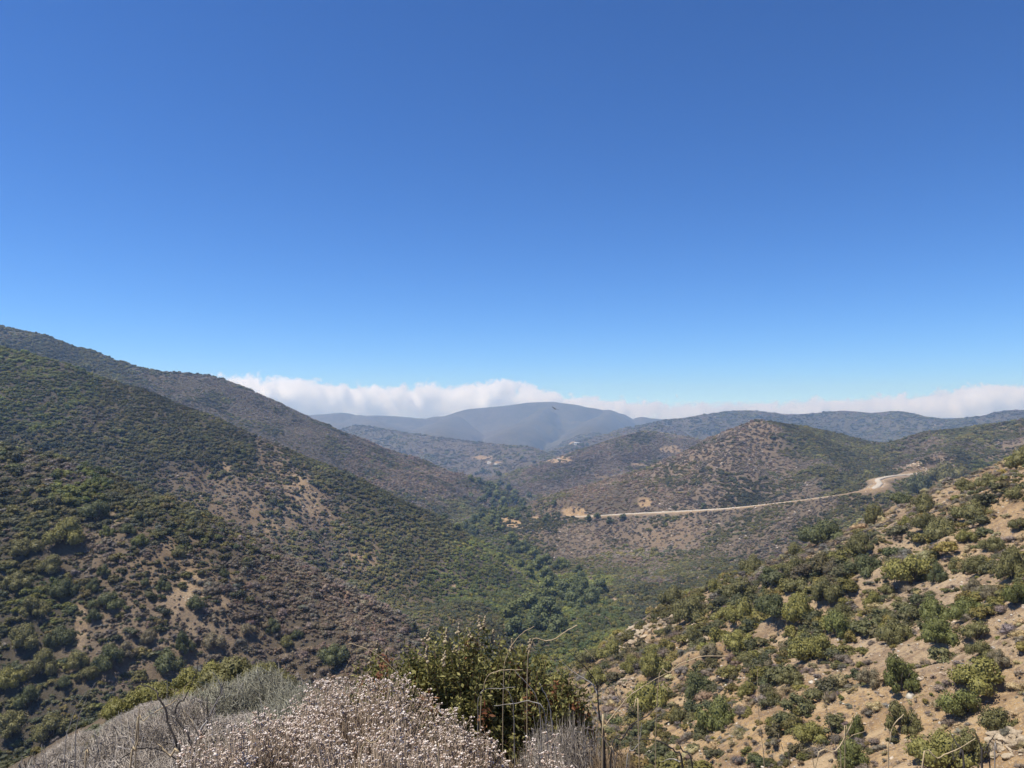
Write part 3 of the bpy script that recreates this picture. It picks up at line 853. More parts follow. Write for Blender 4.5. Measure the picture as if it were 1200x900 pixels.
COLS = {'y': (.185, .172, .050), 'g': (.128, .136, .042), 'o': (.145, .135, .052), 'd': (.094, .102, .042), 'b': (.175, .148, .090), 's': (.200, .175, .160)}
CWORD = {'y': 'yellow-green', 'g': 'fresh green', 'o': 'olive green', 'd': 'dark green', 'b': 'brownish green', 's': 'grey'}
RIGHT = [(1084, 590, 38, 26, 'o'), (1084, 610, 30, 28, 'o'), (1060, 610, 18, 14, 'y'), (1024, 602, 22, 30, 'o'), (965, 622, 52, 34, 'd'), (1012, 636, 36, 34, 'o'), (1014, 662, 46, 30, 'd'),
         (978, 664, 26, 24, 'b'), (1068, 666, 62, 42, 'y'), (1098, 670, 24, 28, 'd'), (1132, 628, 22, 18, 'y'), (1164, 636, 28, 22, 'o'), (1150, 660, 38, 32, 'o'), (1120, 660, 24, 18, 'o'),
         (1186, 660, 38, 44, 'o'), (1191, 694, 30, 34, 'g'), (1140, 686, 26, 20, 'b'), (1162, 694, 24, 20, 'b'), (1136, 712, 44, 32, 'g'), (1098, 718, 38, 22, 'g'), (986, 716, 30, 22, 'o'),
         (1024, 702, 24, 20, 'y'), (1132, 568, 32, 20, 'o'), (1156, 562, 30, 20, 'o'), (1108, 556, 42, 20, 'o'), (1076, 570, 38, 20, 'd'), (1054, 584, 36, 24, 'd'), (1140, 600, 42, 18, 'o'),
         (1104, 622, 46, 18, 'o'), (1190, 576, 30, 22, 'o'), (1056, 788, 44, 50, 'g'), (1098, 738, 44, 36, 'g'), (1050, 738, 38, 36, 'o'), (1146, 738, 38, 28, 'o'), (1150, 760, 30, 24, 'o'),
         (1150, 790, 62, 40, 'y'), (1126, 822, 50, 40, 'g'), (1058, 842, 42, 42, 'o'), (1000, 882, 38, 38, 'g'), (1106, 876, 72, 44, 'y'), (1174, 842, 46, 40, 'o'), (1136, 872, 42, 44, 'o'),
         (1004, 852, 22, 30, 'g'), (984, 730, 44, 40, 'g'), (966, 758, 42, 38, 'y'), (1020, 792, 26, 24, 'b'), (866, 748, 38, 26, 'y'), (944, 758, 48, 36, 'y'), (816, 802, 40, 36, 'd'),
         (876, 808, 26, 20, 'y'), (906, 816, 20, 18, 'o'), (842, 840, 48, 28, 'g'), (928, 794, 32, 20, 'o'), (950, 856, 40, 26, 'y'), (812, 742, 24, 26, 'o'), (834, 762, 26, 20, 'b'),
         (932, 646, 26, 22, 'o'), (935, 664, 36, 18, 'o'), (905, 672, 32, 20, 'd'), (935, 684, 34, 22, 'o'), (967, 690, 32, 34, 'o'), (910, 708, 46, 36, 'd'), (870, 688, 40, 26, 'o'),
         (882, 662, 28, 16, 'o'), (838, 686, 28, 20, 'y'), (810, 716, 48, 24, 'o'), (870, 718, 38, 22, 'y'), (935, 716, 38, 22, 'y'), (765, 760, 30, 18, 'y'), (740, 776, 26, 22, 'y'),
         (768, 780, 38, 22, 'y'), (762, 818, 52, 26, 'y'), (714, 760, 32, 26, 'y'), (796, 838, 22, 20, 'o'), (700, 790, 30, 22, 'y'), (690, 770, 34, 24, 'o'), (850, 720, 30, 18, 'y'), (790, 700, 34, 18, 'o'),
         (1196, 614, 26, 18, 'o'), (1200, 540, 40, 18, 'o'), (1040, 690, 20, 14, 'o'), (1170, 770, 26, 22, 'b'), (880, 770, 30, 18, 'o'), (900, 780, 22, 16, 'b')]
LEFT = [(78, 622, 46, 32, 'y'), (112, 597, 36, 26, 'd'), (125, 622, 17, 15, 'g'), (150, 620, 17, 14, 'd'), (164, 632, 19, 16, 'g'), (165, 603, 17, 14, 'd'), (122, 668, 17, 16, 'd'), (110, 685, 17, 16, 'd'),
        (170, 681, 14, 12, 'd'), (191, 686, 18, 16, 'd'), (228, 706, 25, 20, 'd'), (75, 688, 28, 26, 'd'), (264, 671, 15, 14, 'd'), (125, 703, 36, 22, 'd'), (110, 722, 20, 18, 'd'), (210, 648, 18, 14, 'o'),
        (216, 752, 26, 30, 'd'), (194, 775, 38, 28, 'd'), (12, 792, 34, 26, 'y'), (78, 797, 20, 18, 'd'), (128, 767, 36, 32, 'd'), (34, 817, 30, 26, 'd'), (12, 846, 40, 30, 'o'), (318, 733, 20, 18, 'd'),
        (348, 743, 14, 12, 'd'), (392, 765, 36, 26, 'd'), (338, 751, 20, 18, 'o'), (30, 745, 40, 34, 'o'), (50, 775, 36, 30, 'o'), (70, 745, 34, 28, 'd'), (40, 710, 34, 26, 'o'), (92, 772, 26, 22, 'o'),
        (20, 680, 32, 24, 'o'), (100, 790, 30, 24, 'o'), (60, 850, 40, 30, 'o'), (60, 660, 30, 22, 'o'), (30, 640, 36, 24, 'o'), (150, 760, 26, 22, 'b'), (175, 745, 22, 18, 'b'), (250, 750, 26, 20, 'b'), (290, 735, 22, 16, 'b')]
SHOULDER = [(222, 778, 44, 26, 'y'), (188, 800, 50, 26, 'y'), (154, 818, 44, 28, 'y'), (134, 832, 28, 22, 'y'), (270, 766, 56, 30, 'o'), (304, 764, 46, 28, 'o'), (330, 778, 36, 24, 'o'), (250, 770, 40, 26, 'y')]

occupied = []
LANDMARKS = [(*hit(745, 748, 34)[:2], 14, 'beside the pale outcrop'), (*hit(1040, 765, 34)[:2], 7, 'beside the orange gravel patch'), (*hit(1120, 692, 34)[:2], 7, 'beside the tan clearing')]
def place_shrub(px, py, w, h, c, where, group, i, Y=None, lowness=False):
    if Y is None:
        p = hit(px, py + h * .42, 34.0)
    else:
        p = at(px, py + h * .42, Y); p = np.array([p[0], p[1], float(ground(p[0], p[1]))])
    f = math.hypot(p[0], p[1])
    rad = w * p[1] / F_PX / 2 * 1.12
    hh = h * p[1] / F_PX * 1.0
    size = 'large' if rad > 2.1 else ('middling' if rad > 1.25 else 'small')
    shape = 'spreading' if w > 1.7 * h else 'rounded'
    me = LOW_ME[i % 3] if w > 1.7 * h else SHRUB_ME[i % 7][0]
    top = .85 + .25 if me in [s[0] for s in SHRUB_ME] else .62
    if 'tan rocky' in where:
        lev = 'high on' if p[2] > -17 else ('halfway down' if p[2] > -29 else 'low on')
        where = where.replace('on the', lev + ' the', 1)
        near = [nm for (rx, ry, rr_, nm) in LANDMARKS if math.hypot(p[0] - rx, p[1] - ry) < rr_]
        if near: where += ' ' + near[0]
    root = empty('green_shrub', p - [0, 0, .05])
    root.rotation_euler = (0, 0, random.uniform(0, 6.28))
    fo = obj('foliage', me, root); fo.scale = (rad, rad, hh / top * 1.05)
    col = np.array(COLS[c]) * random.uniform(.88, 1.12)
    fo.color = (*(col * 1.12), 1)
    st = obj('stems', STEM_ME[i % 3], root); st.scale = (rad, rad, hh)
    tag(root, f'{size} {shape} {CWORD[c]} shrub {where}', 'shrub', group)
    occupied.append((p[0], p[1], rad))
    return root

for i, q in enumerate(RIGHT): place_shrub(*q, 'on the tan rocky slope', f'{CWORD[q[4]]} shrubs on the tan rocky slope', i)
for i, q in enumerate(LEFT): place_shrub(*q, 'on the brush covered spur with the bare tan slide', f'{CWORD[q[4]]} shrubs on the brushy spur', i)
for i, q in enumerate(SHOULDER): place_shrub(q[0], q[1] - 3, q[2] * 1.15, q[3] * 1.35, q[4], 'along the edge behind the dry grey brush', f'{CWORD[q[4]]} shrubs behind the grey brush', i, Y=29 - .012 * (q[0] - 130))

# scattered scrub: nothing inside the shrubs placed one by one
occ = np.array(occupied)
keep = np.ones(len(SP_ALL), bool)
for x, y, r in occ:
    keep &= (SP_ALL[:, 0] - x) ** 2 + (SP_ALL[:, 1] - y) ** 2 > (r * .85) ** 2
SP_ALL = SP_ALL[keep]
rng = np.random.default_rng(21)
TINT = tint_for(rng, SP_ALL[:, 0], SP_ALL[:, 1], SP_ALL[:, 4], SP_ALL[:, 5])
# the ones that show largest stand as shrubs of their own
px, py, fz = project(SP_ALL[:, :3])
vis = visible(SP_ALL[:, 0], SP_ALL[:, 1], SP_ALL[:, 2] + SP_ALL[:, 3], 0.0) & (px > 5) & (px < 1195) & (py < 870) & (py > 380)
show = np.where(vis, SP_ALL[:, 3] / fz * np.where(np.hypot(SP_ALL[:, 0], SP_ALL[:, 1]) < 42, .55, 1.0), 0)
single = np.zeros(len(SP_ALL), bool)
for flag, limit in ((1, 150), (0, 260)):
    for side in (0, 1):
        m = (SP_ALL[:, 4] == flag) & ((px > 640) == bool(side))
        s = np.where(m, show, 0)
        idx = np.argsort(-s)[:limit // 2]
        single[idx[s[idx] > 0]] = True
for i in np.nonzero(single)[0]:
    x, y, z, rad, green = SP_ALL[i, :5]
    side = 'on the hilltop shoulder by the grey brush' if math.hypot(x, y) < 42 else 'on the tan rocky slope' if px[i] > 640 else 'on the brush covered spur'
    if green:
        me = BUSH_ME[i % 5]
        o = obj('scrub_bush', me, None, (x, y, z - .05)); nm = 'bush'
        lab = f'small leafy green bush among the dry scrub {side}'
    else:
        me = SAGE_ME[i % 4]
        o = obj('dry_sagebrush', me, None, (x, y, z - .03)); nm = 'sagebrush'
        lab = f'small round grey-brown dry sagebrush {side}'
    k = rng.uniform(.85, 1.15)
    o.scale = (rad * k, rad, rad * rng.uniform(.75, 1.0)); o.rotation_euler = (0, 0, rng.uniform(0, 6.28))
    o.color = (*TINT[i], 1)
    tag(o, lab, nm, ('small green bushes ' if green else 'dry sagebrush clumps ') + side)

R_ = SP_ALL[~single]; T_ = TINT[~single]
n = len(R_)
pick = np.where(R_[:, 4] > 0, rng.integers(0, 9, n), rng.integers(9, 13, n))
rot = np.column_stack([rng.normal(0, .08, n), rng.normal(0, .08, n), rng.uniform(0, 6.28, n)])
scl = np.column_stack([R_[:, 3] * rng.uniform(.85, 1.2, n), R_[:, 3] * rng.uniform(.85, 1.2, n), R_[:, 3] * rng.uniform(.7, 1.05, n)])
P_ = R_[:, :3].copy(); P_[:, 2] -= .08 * R_[:, 3]
scatter('hillside_scrub', P_, rot, scl, pick, T_, 'dense chaparral scrub covering the hillsides and valley', 'scrub')
print('scrub', n, 'single', single.sum())

# loose stones on the bare slopes
def stones(rng):
    x, y = wedge(36, 230, 3.2, rng)
    z = ground(x, y)
    keep = visible(x, y, z + .5, 1.0); x, y, z = x[keep], y[keep], z[keep]
    soil = np.maximum(grid_lookup(FIELD[:, :, 2], x, y), grid_lookup(BARE, x, y))
    cl = .5 + .5 * fbm(x, y, 7, 3, 91)
    keep = rng.uniform(0, 1, len(x)) < np.clip((soil - .55) * 1.6, 0, 1) * cl ** 1.3
    x, y, z = x[keep], y[keep], z[keep]; n = len(x)
    s = .07 + .40 * rng.beta(1, 6, n)
    T = np.array([(.36, .28, .20), (.42, .35, .27), (.24, .175, .12), (.46, .42, .35)])[rng.integers(0, 4, n)] * rng.uniform(.8, 1.15, (n, 1))
    return np.column_stack([x, y, z]), np.column_stack([rng.uniform(-.4, .4, n), rng.uniform(-.4, .4, n), rng.uniform(0, 6.28, n)]), s[:, None] * rng.uniform(.7, 1.4, (n, 3)), rng.integers(13, 17, n), T
st = stones(np.random.default_rng(31))
scatter('loose_stones', *st, 'loose tan stones strewn over the bare slopes', 'stones')

# ------------------------------------------------------------------ paler rocks among the scrub farther off
def far_rocks(rng):
    x, y = wedge(230, 950, .13, rng)
    z = ground(x, y)
    keep = visible(x, y, z + .5, 1.0); x, y, z = x[keep], y[keep], z[keep]
    cov = grid_lookup(FIELD[:, :, 0], x, y); cl = .5 + .5 * fbm(x, y, 25, 3, 95)
    keep = rng.uniform(0, 1, len(x)) < np.clip((.93 - cov) * 2.2, 0, 1) * cl
    x, y, z = x[keep], y[keep], z[keep]; n = len(x)
    s = .4 + 1.3 * rng.beta(1, 4, n)
    T = np.array([(.44, .38, .31), (.50, .44, .37), (.36, .29, .22), (.42, .37, .32)])[rng.integers(0, 4, n)] * rng.uniform(.8, 1.15, (n, 1))
    return np.column_stack([x, y, z]), np.column_stack([rng.uniform(-.4, .4, n), rng.uniform(-.4, .4, n), rng.uniform(0, 6.28, n)]), s[:, None] * rng.uniform(.7, 1.4, (n, 3)), rng.integers(13, 17, n), T
scatter('hillside_rocks', *far_rocks(np.random.default_rng(33)), 'pale rocks showing between the scrub of the far slopes', 'rocks')

# ------------------------------------------------------------------ outcrops and boulders
ROCKS = [rock_mesh('rock', np.random.default_rng(50 + k), [m_rock], 2, .8) for k in range(6)]
def outcrop(px, py, w, h, n, label):
    c = hit(px, py + h * .4, 34)
    root = empty('rock_outcrop', c)
    k = c[1] / F_PX
    for i in range(n):
        ox, oz = random.uniform(-.5, .5) * w, random.uniform(-.5, .5) * h
        p = hit(px + ox, py + oz, 34)
        if abs(p[1] - c[1]) > 25: continue
        s = random.uniform(.07, .20) * min(w, h) * k
        o = obj('rock', ROCKS[i % 6], root, Vector(p - c + [0, 0, s * .15]))
        o.scale = (s * random.uniform(.9, 1.8), s * random.uniform(.8, 1.3), s * random.uniform(.6, 1.0))
        o.rotation_euler = (random.uniform(-.5, .5), random.uniform(-.5, .5), random.uniform(0, 6.28))
    tag(root, label, 'rock outcrop', 'pale rock outcrops')
outcrop(742, 750, 36, 30, 60, 'long cream white rock outcrop low on the tan slope')
outcrop(775, 732, 34, 20, 40, 'broken tan rock outcrop above the cream white outcrop')
outcrop(735, 792, 22, 26, 26, 'small tan outcrop below the cream white outcrop')
outcrop(718, 704, 14, 9, 14, 'lone pale rock patch beside the dark valley trees')
outcrop(815, 742, 26, 40, 40, 'broken rib of grey-tan rock running down the slope')
outcrop(1180, 872, 44, 34, 70, 'bright cream rock face behind the black dead stems')
outcrop(1075, 545, 22, 12, 26, 'tan rock cut above the bend of the dirt road')
for (px, py, w, h, n) in ((352, 565, 26, 30, 26), (368, 585, 18, 34, 22), (315, 622, 16, 20, 8), (425, 652, 30, 12, 8), (257, 540, 2, 2, 1), (1098, 500, 10, 3, 3), (890, 497, 26, 10, 10)):
    for i in range(n):
        p = hit(px + random.uniform(-.5, .5) * w, py + random.uniform(-.5, .5) * h, 60)
        s = random.uniform(1.2, 3.2) * p[1] / F_PX / 2
        o = obj('boulder', ROCKS[i % 6], None, Vector(p + [0, 0, s * .2]))
        o.scale = (s * random.uniform(1, 1.8), s, s * random.uniform(.6, 1)); o.rotation_euler = (0, 0, random.uniform(0, 6.28))
        where = ('lone white boulder high on the green slope' if n == 1 else 'pale boulder of the rock slide on the green ridge' if py > 540 and px < 480 else
                 'pale slab on the ridge behind the road' if n == 3 else 'pale boulder on the crown of the rocky hill')
        tag(o, where, 'boulder', None if n == 1 else where.replace('boulder', 'boulders').replace('slab', 'slabs'))

# ------------------------------------------------------------------ trees along the creek
def gz0(x, y): return float(ground(x, y))
m_bark = simple_mat('pale_bark', (0.16, 0.13, 0.10), (0.30, 0.26, 0.21), 2.0)
TREE_ME = []
rg = np.random.default_rng(14)
for k in range(5): TREE_ME.append(crown(rg, 10, 1100, .13, 1.15, True, .6).mesh('crown', [m_leaf_o, m_core_o]))
def trunk_mesh(rng):
    G = Geo()
    tube(G, [(0, 0, -.15), (.02, .01, .2), (.03, -.02, .45)], [.06, .05, .04], 6)
    for k in range(5):
        a = k * 1.26 + rng.uniform(-.3, .3)
        tube(G, [(.03, -.02, .35), (.22 * math.cos(a), .22 * math.sin(a), .65), (.42 * math.cos(a), .42 * math.sin(a), .85)], [.035, .025, .01], 5)
    return G.mesh('trunk', [m_bark])
TRUNK_ME = [trunk_mesh(rg) for k in range(2)]
TREES = [(640, 690, 26, 'g'), (662, 694, 26, 'd'), (682, 690, 26, 'd'), (702, 688, 22, 'd'), (620, 706, 28, 'g'), (645, 714, 30, 'd'), (672, 706, 26, 'd'), (692, 700, 24, 'd'), (628, 726, 30, 'd'),
         (655, 733, 30, 'd'), (607, 738, 28, 'd'), (600, 716, 26, 'g'), (640, 656, 18, 'g'), (654, 661, 16, 'g'), (626, 652, 18, 'g'), (612, 641, 16, 'g'), (600, 632, 15, 'g'), (640, 672, 20, 'g'), (618, 668, 18, 'g'),
         (592, 600, 13, 'g'), (577, 590, 13, 'd'), (566, 600, 13, 'd'), (556, 610, 14, 'd'), (546, 615, 14, 'd'), (582, 580, 12, 'g'), (602, 585, 12, 'd'), (612, 590, 12, 'd'), (596, 571, 10, 'g'), (586, 566, 10, 'd'),
         (572, 576, 11, 'd'), (562, 563, 10, 'd'), (620, 581, 10, 'd'), (590, 588, 13, 'g'), (580, 604, 13, 'g'), (568, 586, 12, 'd'), (604, 577, 10, 'g'), (575, 568, 9, 'g'), (584, 556, 8, 'd'), (566, 552, 8, 'd'),
         (535, 618, 12, 'g'), (520, 606, 9, 'd'), (555, 622, 13, 'd'), (690, 608, 9, 'd'), (715, 610, 10, 'd'), (730, 607, 10, 'd'), (640, 609, 9, 'd'), (585, 612, 9, 'd'), (700, 605, 9, 'd'), (642, 604, 8, 'd'), (825, 594, 9, 'd'),
         (665, 530, 5, 'd'), (670, 527, 5, 'd'), (683, 522, 5, 'd'), (676, 525, 5, 'd'), (688, 521, 5, 'd'), (650, 590, 9, 'd'), (612, 537, 6, 'd')]
rt = np.random.default_rng(19)
for k in range(46):         # the belt of trees follows the creek up the valley
    yy = rt.uniform(430, 1150); j = np.searchsorted(THAL[:, 1], yy); f_ = (yy - THAL[j - 1, 1]) / (THAL[j, 1] - THAL[j - 1, 1])
    xx = THAL[j - 1, 0] * (1 - f_) + THAL[j, 0] * f_ + rt.normal(0, 9 + yy * .008)
    qx, qy, qf = project(np.array([xx, yy, gz0(xx, yy)]))
    TREES.append((float(qx), float(qy), float(rt.uniform(5.5, 10) * F_PX / yy), 'gd'[int(rt.integers(0, 2))]))
for i, (px, py, w, c) in enumerate(TREES):
    p = hit(px, py + w * .35, 60)
    r = w * p[1] / F_PX / 2 * 1.25
    root = empty('creek_tree', p - [0, 0, .2]); root.rotation_euler = (0, 0, random.uniform(0, 6.28))
    cr = obj('crown', TREE_ME[i % 5], root); cr.scale = (r, r, r * random.uniform(.95, 1.25)); cr.location = (0, 0, r * .12)
    base = np.array({'g': (.160, .178, .060), 'd': (.112, .132, .054)}[c]) * random.uniform(.85, 1.2)
    cr.color = (*base, 1)
    tr = obj('trunk', TRUNK_ME[i % 2], root); tr.scale = (r, r, r)
    tone = {'g': 'bright green', 'd': 'dark green'}[c]
    if py > 645: lab, grp = f'{tone} leafy tree in the clump on the near valley floor', 'trees of the near valley clump'
    elif py > 602 and px > 630: lab, grp = f'{tone} round tree on the bank below the dirt road', 'trees along the road bank'
    elif py < 548: lab, grp = f'{tone} tree beside the far tan clearing', 'trees by the far clearing'
    else: lab, grp = f'{tone} tree in the belt along the valley creek', 'trees of the creek belt'
    tag(root, lab, 'tree', grp)

# ------------------------------------------------------------------ small far houses and a soaring bird
m_wall = simple_mat('white_walls', (.62, .60, .56), (.72, .70, .66), .3); m_roof = simple_mat('red_roof', (.22, .12, .09), (.30, .17, .12), .5); m_groof = simple_mat('pale_roof', (.5, .5, .5), (.62, .62, .62), .5)
m_dark = simple_mat('dark_glass', (.03, .035, .04), (.05, .05, .055), 1.0, .3, .5)
def house(px, py, w, roofm, label, rz):
    p = hit(px, py, 100); k = w * p[1] / F_PX
    L, D, Hh = k, k * .6, k * .3
    root = empty('house', p - [0, 0, .3]); root.rotation_euler = (0, 0, rz)
    G = Geo()
    V = np.array([(x, y, z) for x in (-L / 2, L / 2) for y in (-D / 2, D / 2) for z in (-1, Hh)])
    bf = [(0, 1, 3), (0, 3, 2), (4, 6, 7), (4, 7, 5), (0, 4, 5), (0, 5, 1), (2, 3, 7), (2, 7, 6), (1, 5, 7), (1, 7, 3)]
    G.add(V, bf); obj('wall', G.mesh('wall', [m_wall]), root)
    G = Geo(); e = .5
    V = np.array([(-L / 2 - e, -D / 2 - e, Hh + .003), (L / 2 + e, -D / 2 - e, Hh + .003), (L / 2 + e, D / 2 + e, Hh + .003), (-L / 2 - e, D / 2 + e, Hh + .003), (-L / 2 - e, 0, Hh + D * .25), (L / 2 + e, 0, Hh + D * .25)])
    G.add(V, [(0, 1, 5), (0, 5, 4), (2, 3, 4), (2, 4, 5), (0, 4, 3), (1, 2, 5), (0, 3, 2), (0, 2, 1)]); obj('roof', G.mesh('roof', [roofm]), root)
    for sx in (-.3, .05, .3):
        G = Geo(); q = np.array([(sx * L, -D / 2 - .03, Hh * .35), (sx * L + L * .1, -D / 2 - .03, Hh * .35), (sx * L + L * .1, -D / 2 - .03, Hh * .75), (sx * L, -D / 2 - .03, Hh * .75)])
        q = np.vstack([q, q + [0, .06, 0]])
        G.add(q, [(0, 1, 2), (0, 2, 3), (4, 6, 5), (4, 7, 6), (0, 4, 5), (0, 5, 1), (2, 6, 7), (2, 7, 3)]); obj('window', G.mesh('window', [m_dark]), root)
    tag(root, label, 'house')
house(655, 537.5, 4.5, m_roof, 'small white house with red roof in the far clearing', .3)
house(676, 521, 6, m_groof, 'long white barn with pale roof among far trees', -.2)
house(574, 543, 5, m_groof, 'small white house on the far valley side', .5)
house(581, 545, 4, m_groof, 'smaller pale outbuilding next to the valley side house', .1)

G = Geo()
m_bird = simple_mat('dark_feathers', (.012, .011, .010), (.025, .022, .020), 20)
B0 = at(650.5, 479.5, 160.0)
bird = empty('soaring_bird', B0); bird.rotation_euler = (0.0, .35, .5)
tube(G, [(0, -.32, 0), (0, -.2, .02), (0, 0, .02), (0, .2, .03), (0, .3, .06)], [.02, .06, .08, .06, .03], 6); obj('body', G.mesh('body', [m_bird]), bird)
for s_ in (-1, 1):
    G = Geo()
    V = np.array([(s_ * .05, .14, .05), (s_ * .4, .2, .16), (s_ * .82, .1, .25), (s_ * .86, -.05, .25), (s_ * .42, -.12, .15), (s_ * .05, -.14, .04)])
    V = np.vstack([V, V + [0, 0, -.02]])
    Fw = []
    for k in range(1, 5): Fw += [(0, k, k + 1), (6, 6 + k + 1, 6 + k)]
    for k in range(6): k2 = (k + 1) % 6; Fw += [(k, k2, 6 + k2), (k, 6 + k2, 6 + k)]
    G.add(V, Fw); obj('wing', G.mesh('wing', [m_bird]), bird)
G = Geo(); G.add([(-.06, -.3, .02), (.06, -.3, .02), (.1, -.5, .01), (-.1, -.5, .01), (0, -.4, -.01)], [(0, 1, 2), (0, 2, 3), (0, 4, 1), (1, 4, 2), (2, 4, 3), (3, 4, 0)]); obj('tail', G.mesh('tail', [m_bird]), bird)
tag(bird, 'dark bird soaring in front of the far blue mountain', 'bird')

# ------------------------------------------------------------------ foreground plants
def gz(x, y): return float(ground(x, y))
def rgb_node_mat(name, col, lo, hi, transl=.25, col2=None):
    m, nt, bs, out = mat_new(name)
    g = N(nt, 'ShaderNodeNewGeometry'); f = g.outputs['Random Per Island']
    c = mixc(nt, f, tuple(np.array(col) * lo), tuple(np.array(col2 or col) * hi))
    nt.links.new(c, bs.inputs['Base Color']); bs.inputs['Roughness'].default_value = .65; bs.inputs['Specular IOR Level'].default_value = .25
    if transl:
        tr = N(nt, 'ShaderNodeBsdfTranslucent'); nt.links.new(c, tr.inputs['Color'])
        mx = N(nt, 'ShaderNodeMixShader'); mx.inputs[0].default_value = transl
        nt.links.new(bs.outputs[0], mx.inputs[1]); nt.links.new(tr.outputs[0], mx.inputs[2]); nt.links.new(mx.outputs[0], out.inputs['Surface'])
    return m
m_twig_grey = rgb_node_mat('grey_twigs', (.26, .215, .175), .55, 1.5, 0, (.31, .275, .24))
m_twig_sage = rgb_node_mat('sage_twigs', (.21, .20, .155), .7, 1.45, .1, (.26, .255, .20))
m_twig_tan = rgb_node_mat('tan_twigs', (.26, .19, .12), .6, 1.5, .1)
m_char = simple_mat('charred_wood', (.022, .019, .018), (.075, .065, .058), 25, .8, .25)
m_greyw = simple_mat('bleached_wood', (.20, .18, .16), (.42, .39, .35), 22, .85, .2)
m_straw = simple_mat('dry_straw', (.34, .26, .15), (.54, .43, .27), 18, .7, .25)
m_grass = rgb_node_mat('dry_grass', (.36, .28, .16), .55, 1.4, .3)
m_flow = rgb_node_mat('buckwheat_flowers', (.40, .27, .19), .95, 1.0, .2, (.90, .82, .74))
m_bleaf = rgb_node_mat('buckwheat_leaves', (.19, .175, .125), .6, 1.5, .2)
m_bstem = rgb_node_mat('buckwheat_stems', (.30, .235, .175), .6, 1.5, 0)
m_sumac = rgb_node_mat('sumac_leaves', (.120, .128, .038), .7, 1.45, .3, (.235, .215, .075))
m_sumac_red = rgb_node_mat('red_leaves', (.20, .060, .035), .7, 1.4, .3, (.26, .13, .06))
m_spike = rgb_node_mat('cream_flower_spikes', (.42, .34, .22), .7, 1.3, .2)
m_sstem = simple_mat('sumac_stems', (.14, .085, .055), (.22, .15, .10), 15)

rg = np.random.default_rng(77)
BRUSH = {}
for kind, mt in (('grey', m_twig_grey), ('sage', m_twig_sage), ('tan', m_twig_tan)):
    BRUSH[kind] = [twig_mass(rg, 4800, .0066).mesh('twigs', [mt]) for k in range(3)]
G = Geo()
for k in range(24):
    a = rg.uniform(0, 6.28); r = rg.uniform(.15, .95); zt = rg.uniform(.7, 1.12) * math.sqrt(max(.1, 1 - r * r * .8)); b = a + rg.normal(0, .35)
    tube(G, [(0, 0, -.3), (r * .35 * math.cos(a), r * .35 * math.sin(a), .25), (r * .75 * math.cos(b), r * .75 * math.sin(b), zt * .65), (r * math.cos(a), r * math.sin(a), zt)], [.014, .010, .007, .003], 4)
BR_STEM = G.mesh('branches', [m_greyw])
BUSHES = [(55, 862, 9.0, 130, 'grey'), (118, 843, 10.5, 130, 'grey'), (165, 828, 12, 110, 'grey'), (212, 803, 13, 110, 'grey'), (258, 788, 14, 110, 'sage'), (304, 773, 15, 100, 'sage'), (345, 790, 12, 90, 'sage'),
          (250, 828, 7.5, 140, 'grey'), (160, 862, 6.5, 150, 'grey'), (330, 808, 8.5, 120, 'sage'), (92, 880, 5.6, 130, 'grey'), (392, 800, 9.5, 80, 'sage'), (18, 884, 6.5, 110, 'sage'), (210, 868, 5.2, 140, 'grey'), (300, 842, 6, 120, 'grey'),
          (690, 846, 5.2, 110, 'tan'), (640, 828, 5.4, 80, 'grey'), (735, 872, 4.8, 90, 'tan'), (655, 866, 4.2, 120, 'grey'), (600, 868, 4.0, 90, 'tan'), (400, 880, 2.9, 260, 'tan'), (130, 902, 4.2, 160, 'tan'), (560, 890, 3.1, 200, 'tan'), (672, 814, 4.9, 100, 'grey'), (716, 838, 4.5, 90, 'tan'), (630, 850, 4.4, 90, 'grey')]
rb = np.random.default_rng(123)
for k in range(100):
    Y = float(rb.uniform(7.0, 27)); cx = float(np.interp(Y, HOME_P[:, 1], HOME_P[:, 0])); x = cx + float(rb.uniform(-7.5, 2.6))
    if Y > 20 and x > cx - 2.0: continue
    z = float(ground(x, Y)); hh = float(rb.uniform(.35, .7)); r = float(rb.uniform(.55, 1.1))
    qx, qy, qf = project(np.array([x, Y, z + hh]))
    if qx < -20 or qx > 430: continue
    BUSHES.append((float(qx), float(qy), Y, r * 2 * F_PX / Y / 1.15, 'grey' if rb.uniform() < .62 else 'sage'))
BW = {'grey': 'ash grey', 'sage': 'grey-green', 'tan': 'tan'}
for i, (px, top, Y, w, kind) in enumerate(BUSHES):
    t = at(px, top, Y); g0 = gz(t[0], Y)
    h = max(t[2] - g0, .35); r = w * Y / F_PX / 2 * 1.15
    root = empty('dry_brush', (t[0], Y, g0 - .03)); root.rotation_euler = (0, 0, random.uniform(0, 6.28))
    f = obj('twigs', BRUSH[kind][i % 3], root); f.scale = (r, r, h); f['kind'] = 'stuff'
    b = obj('branches', BR_STEM, root); b.scale = (r, r, h)
    if px < 400:
        lab = f'{BW[kind]} dry leafless brush ' + ('beside the black burnt stems' if 140 < px < 270 and Y < 8 else 'below the yellow-green shrub edge' if Y > 8.4 else 'at the left of the white flowers')
        lab = lab.replace('at the left of', 'next to')
    else:
        lab = f'{BW[kind]} tangle of thin dry twigs ' + ('under the white flowers' if Y < 3.5 else 'by the leaning dry stalks')
    tag(root, lab, 'brush', 'dry brush along the hilltop edge')
    print('brush', px, 'h %.2f r %.2f' % (h, r))

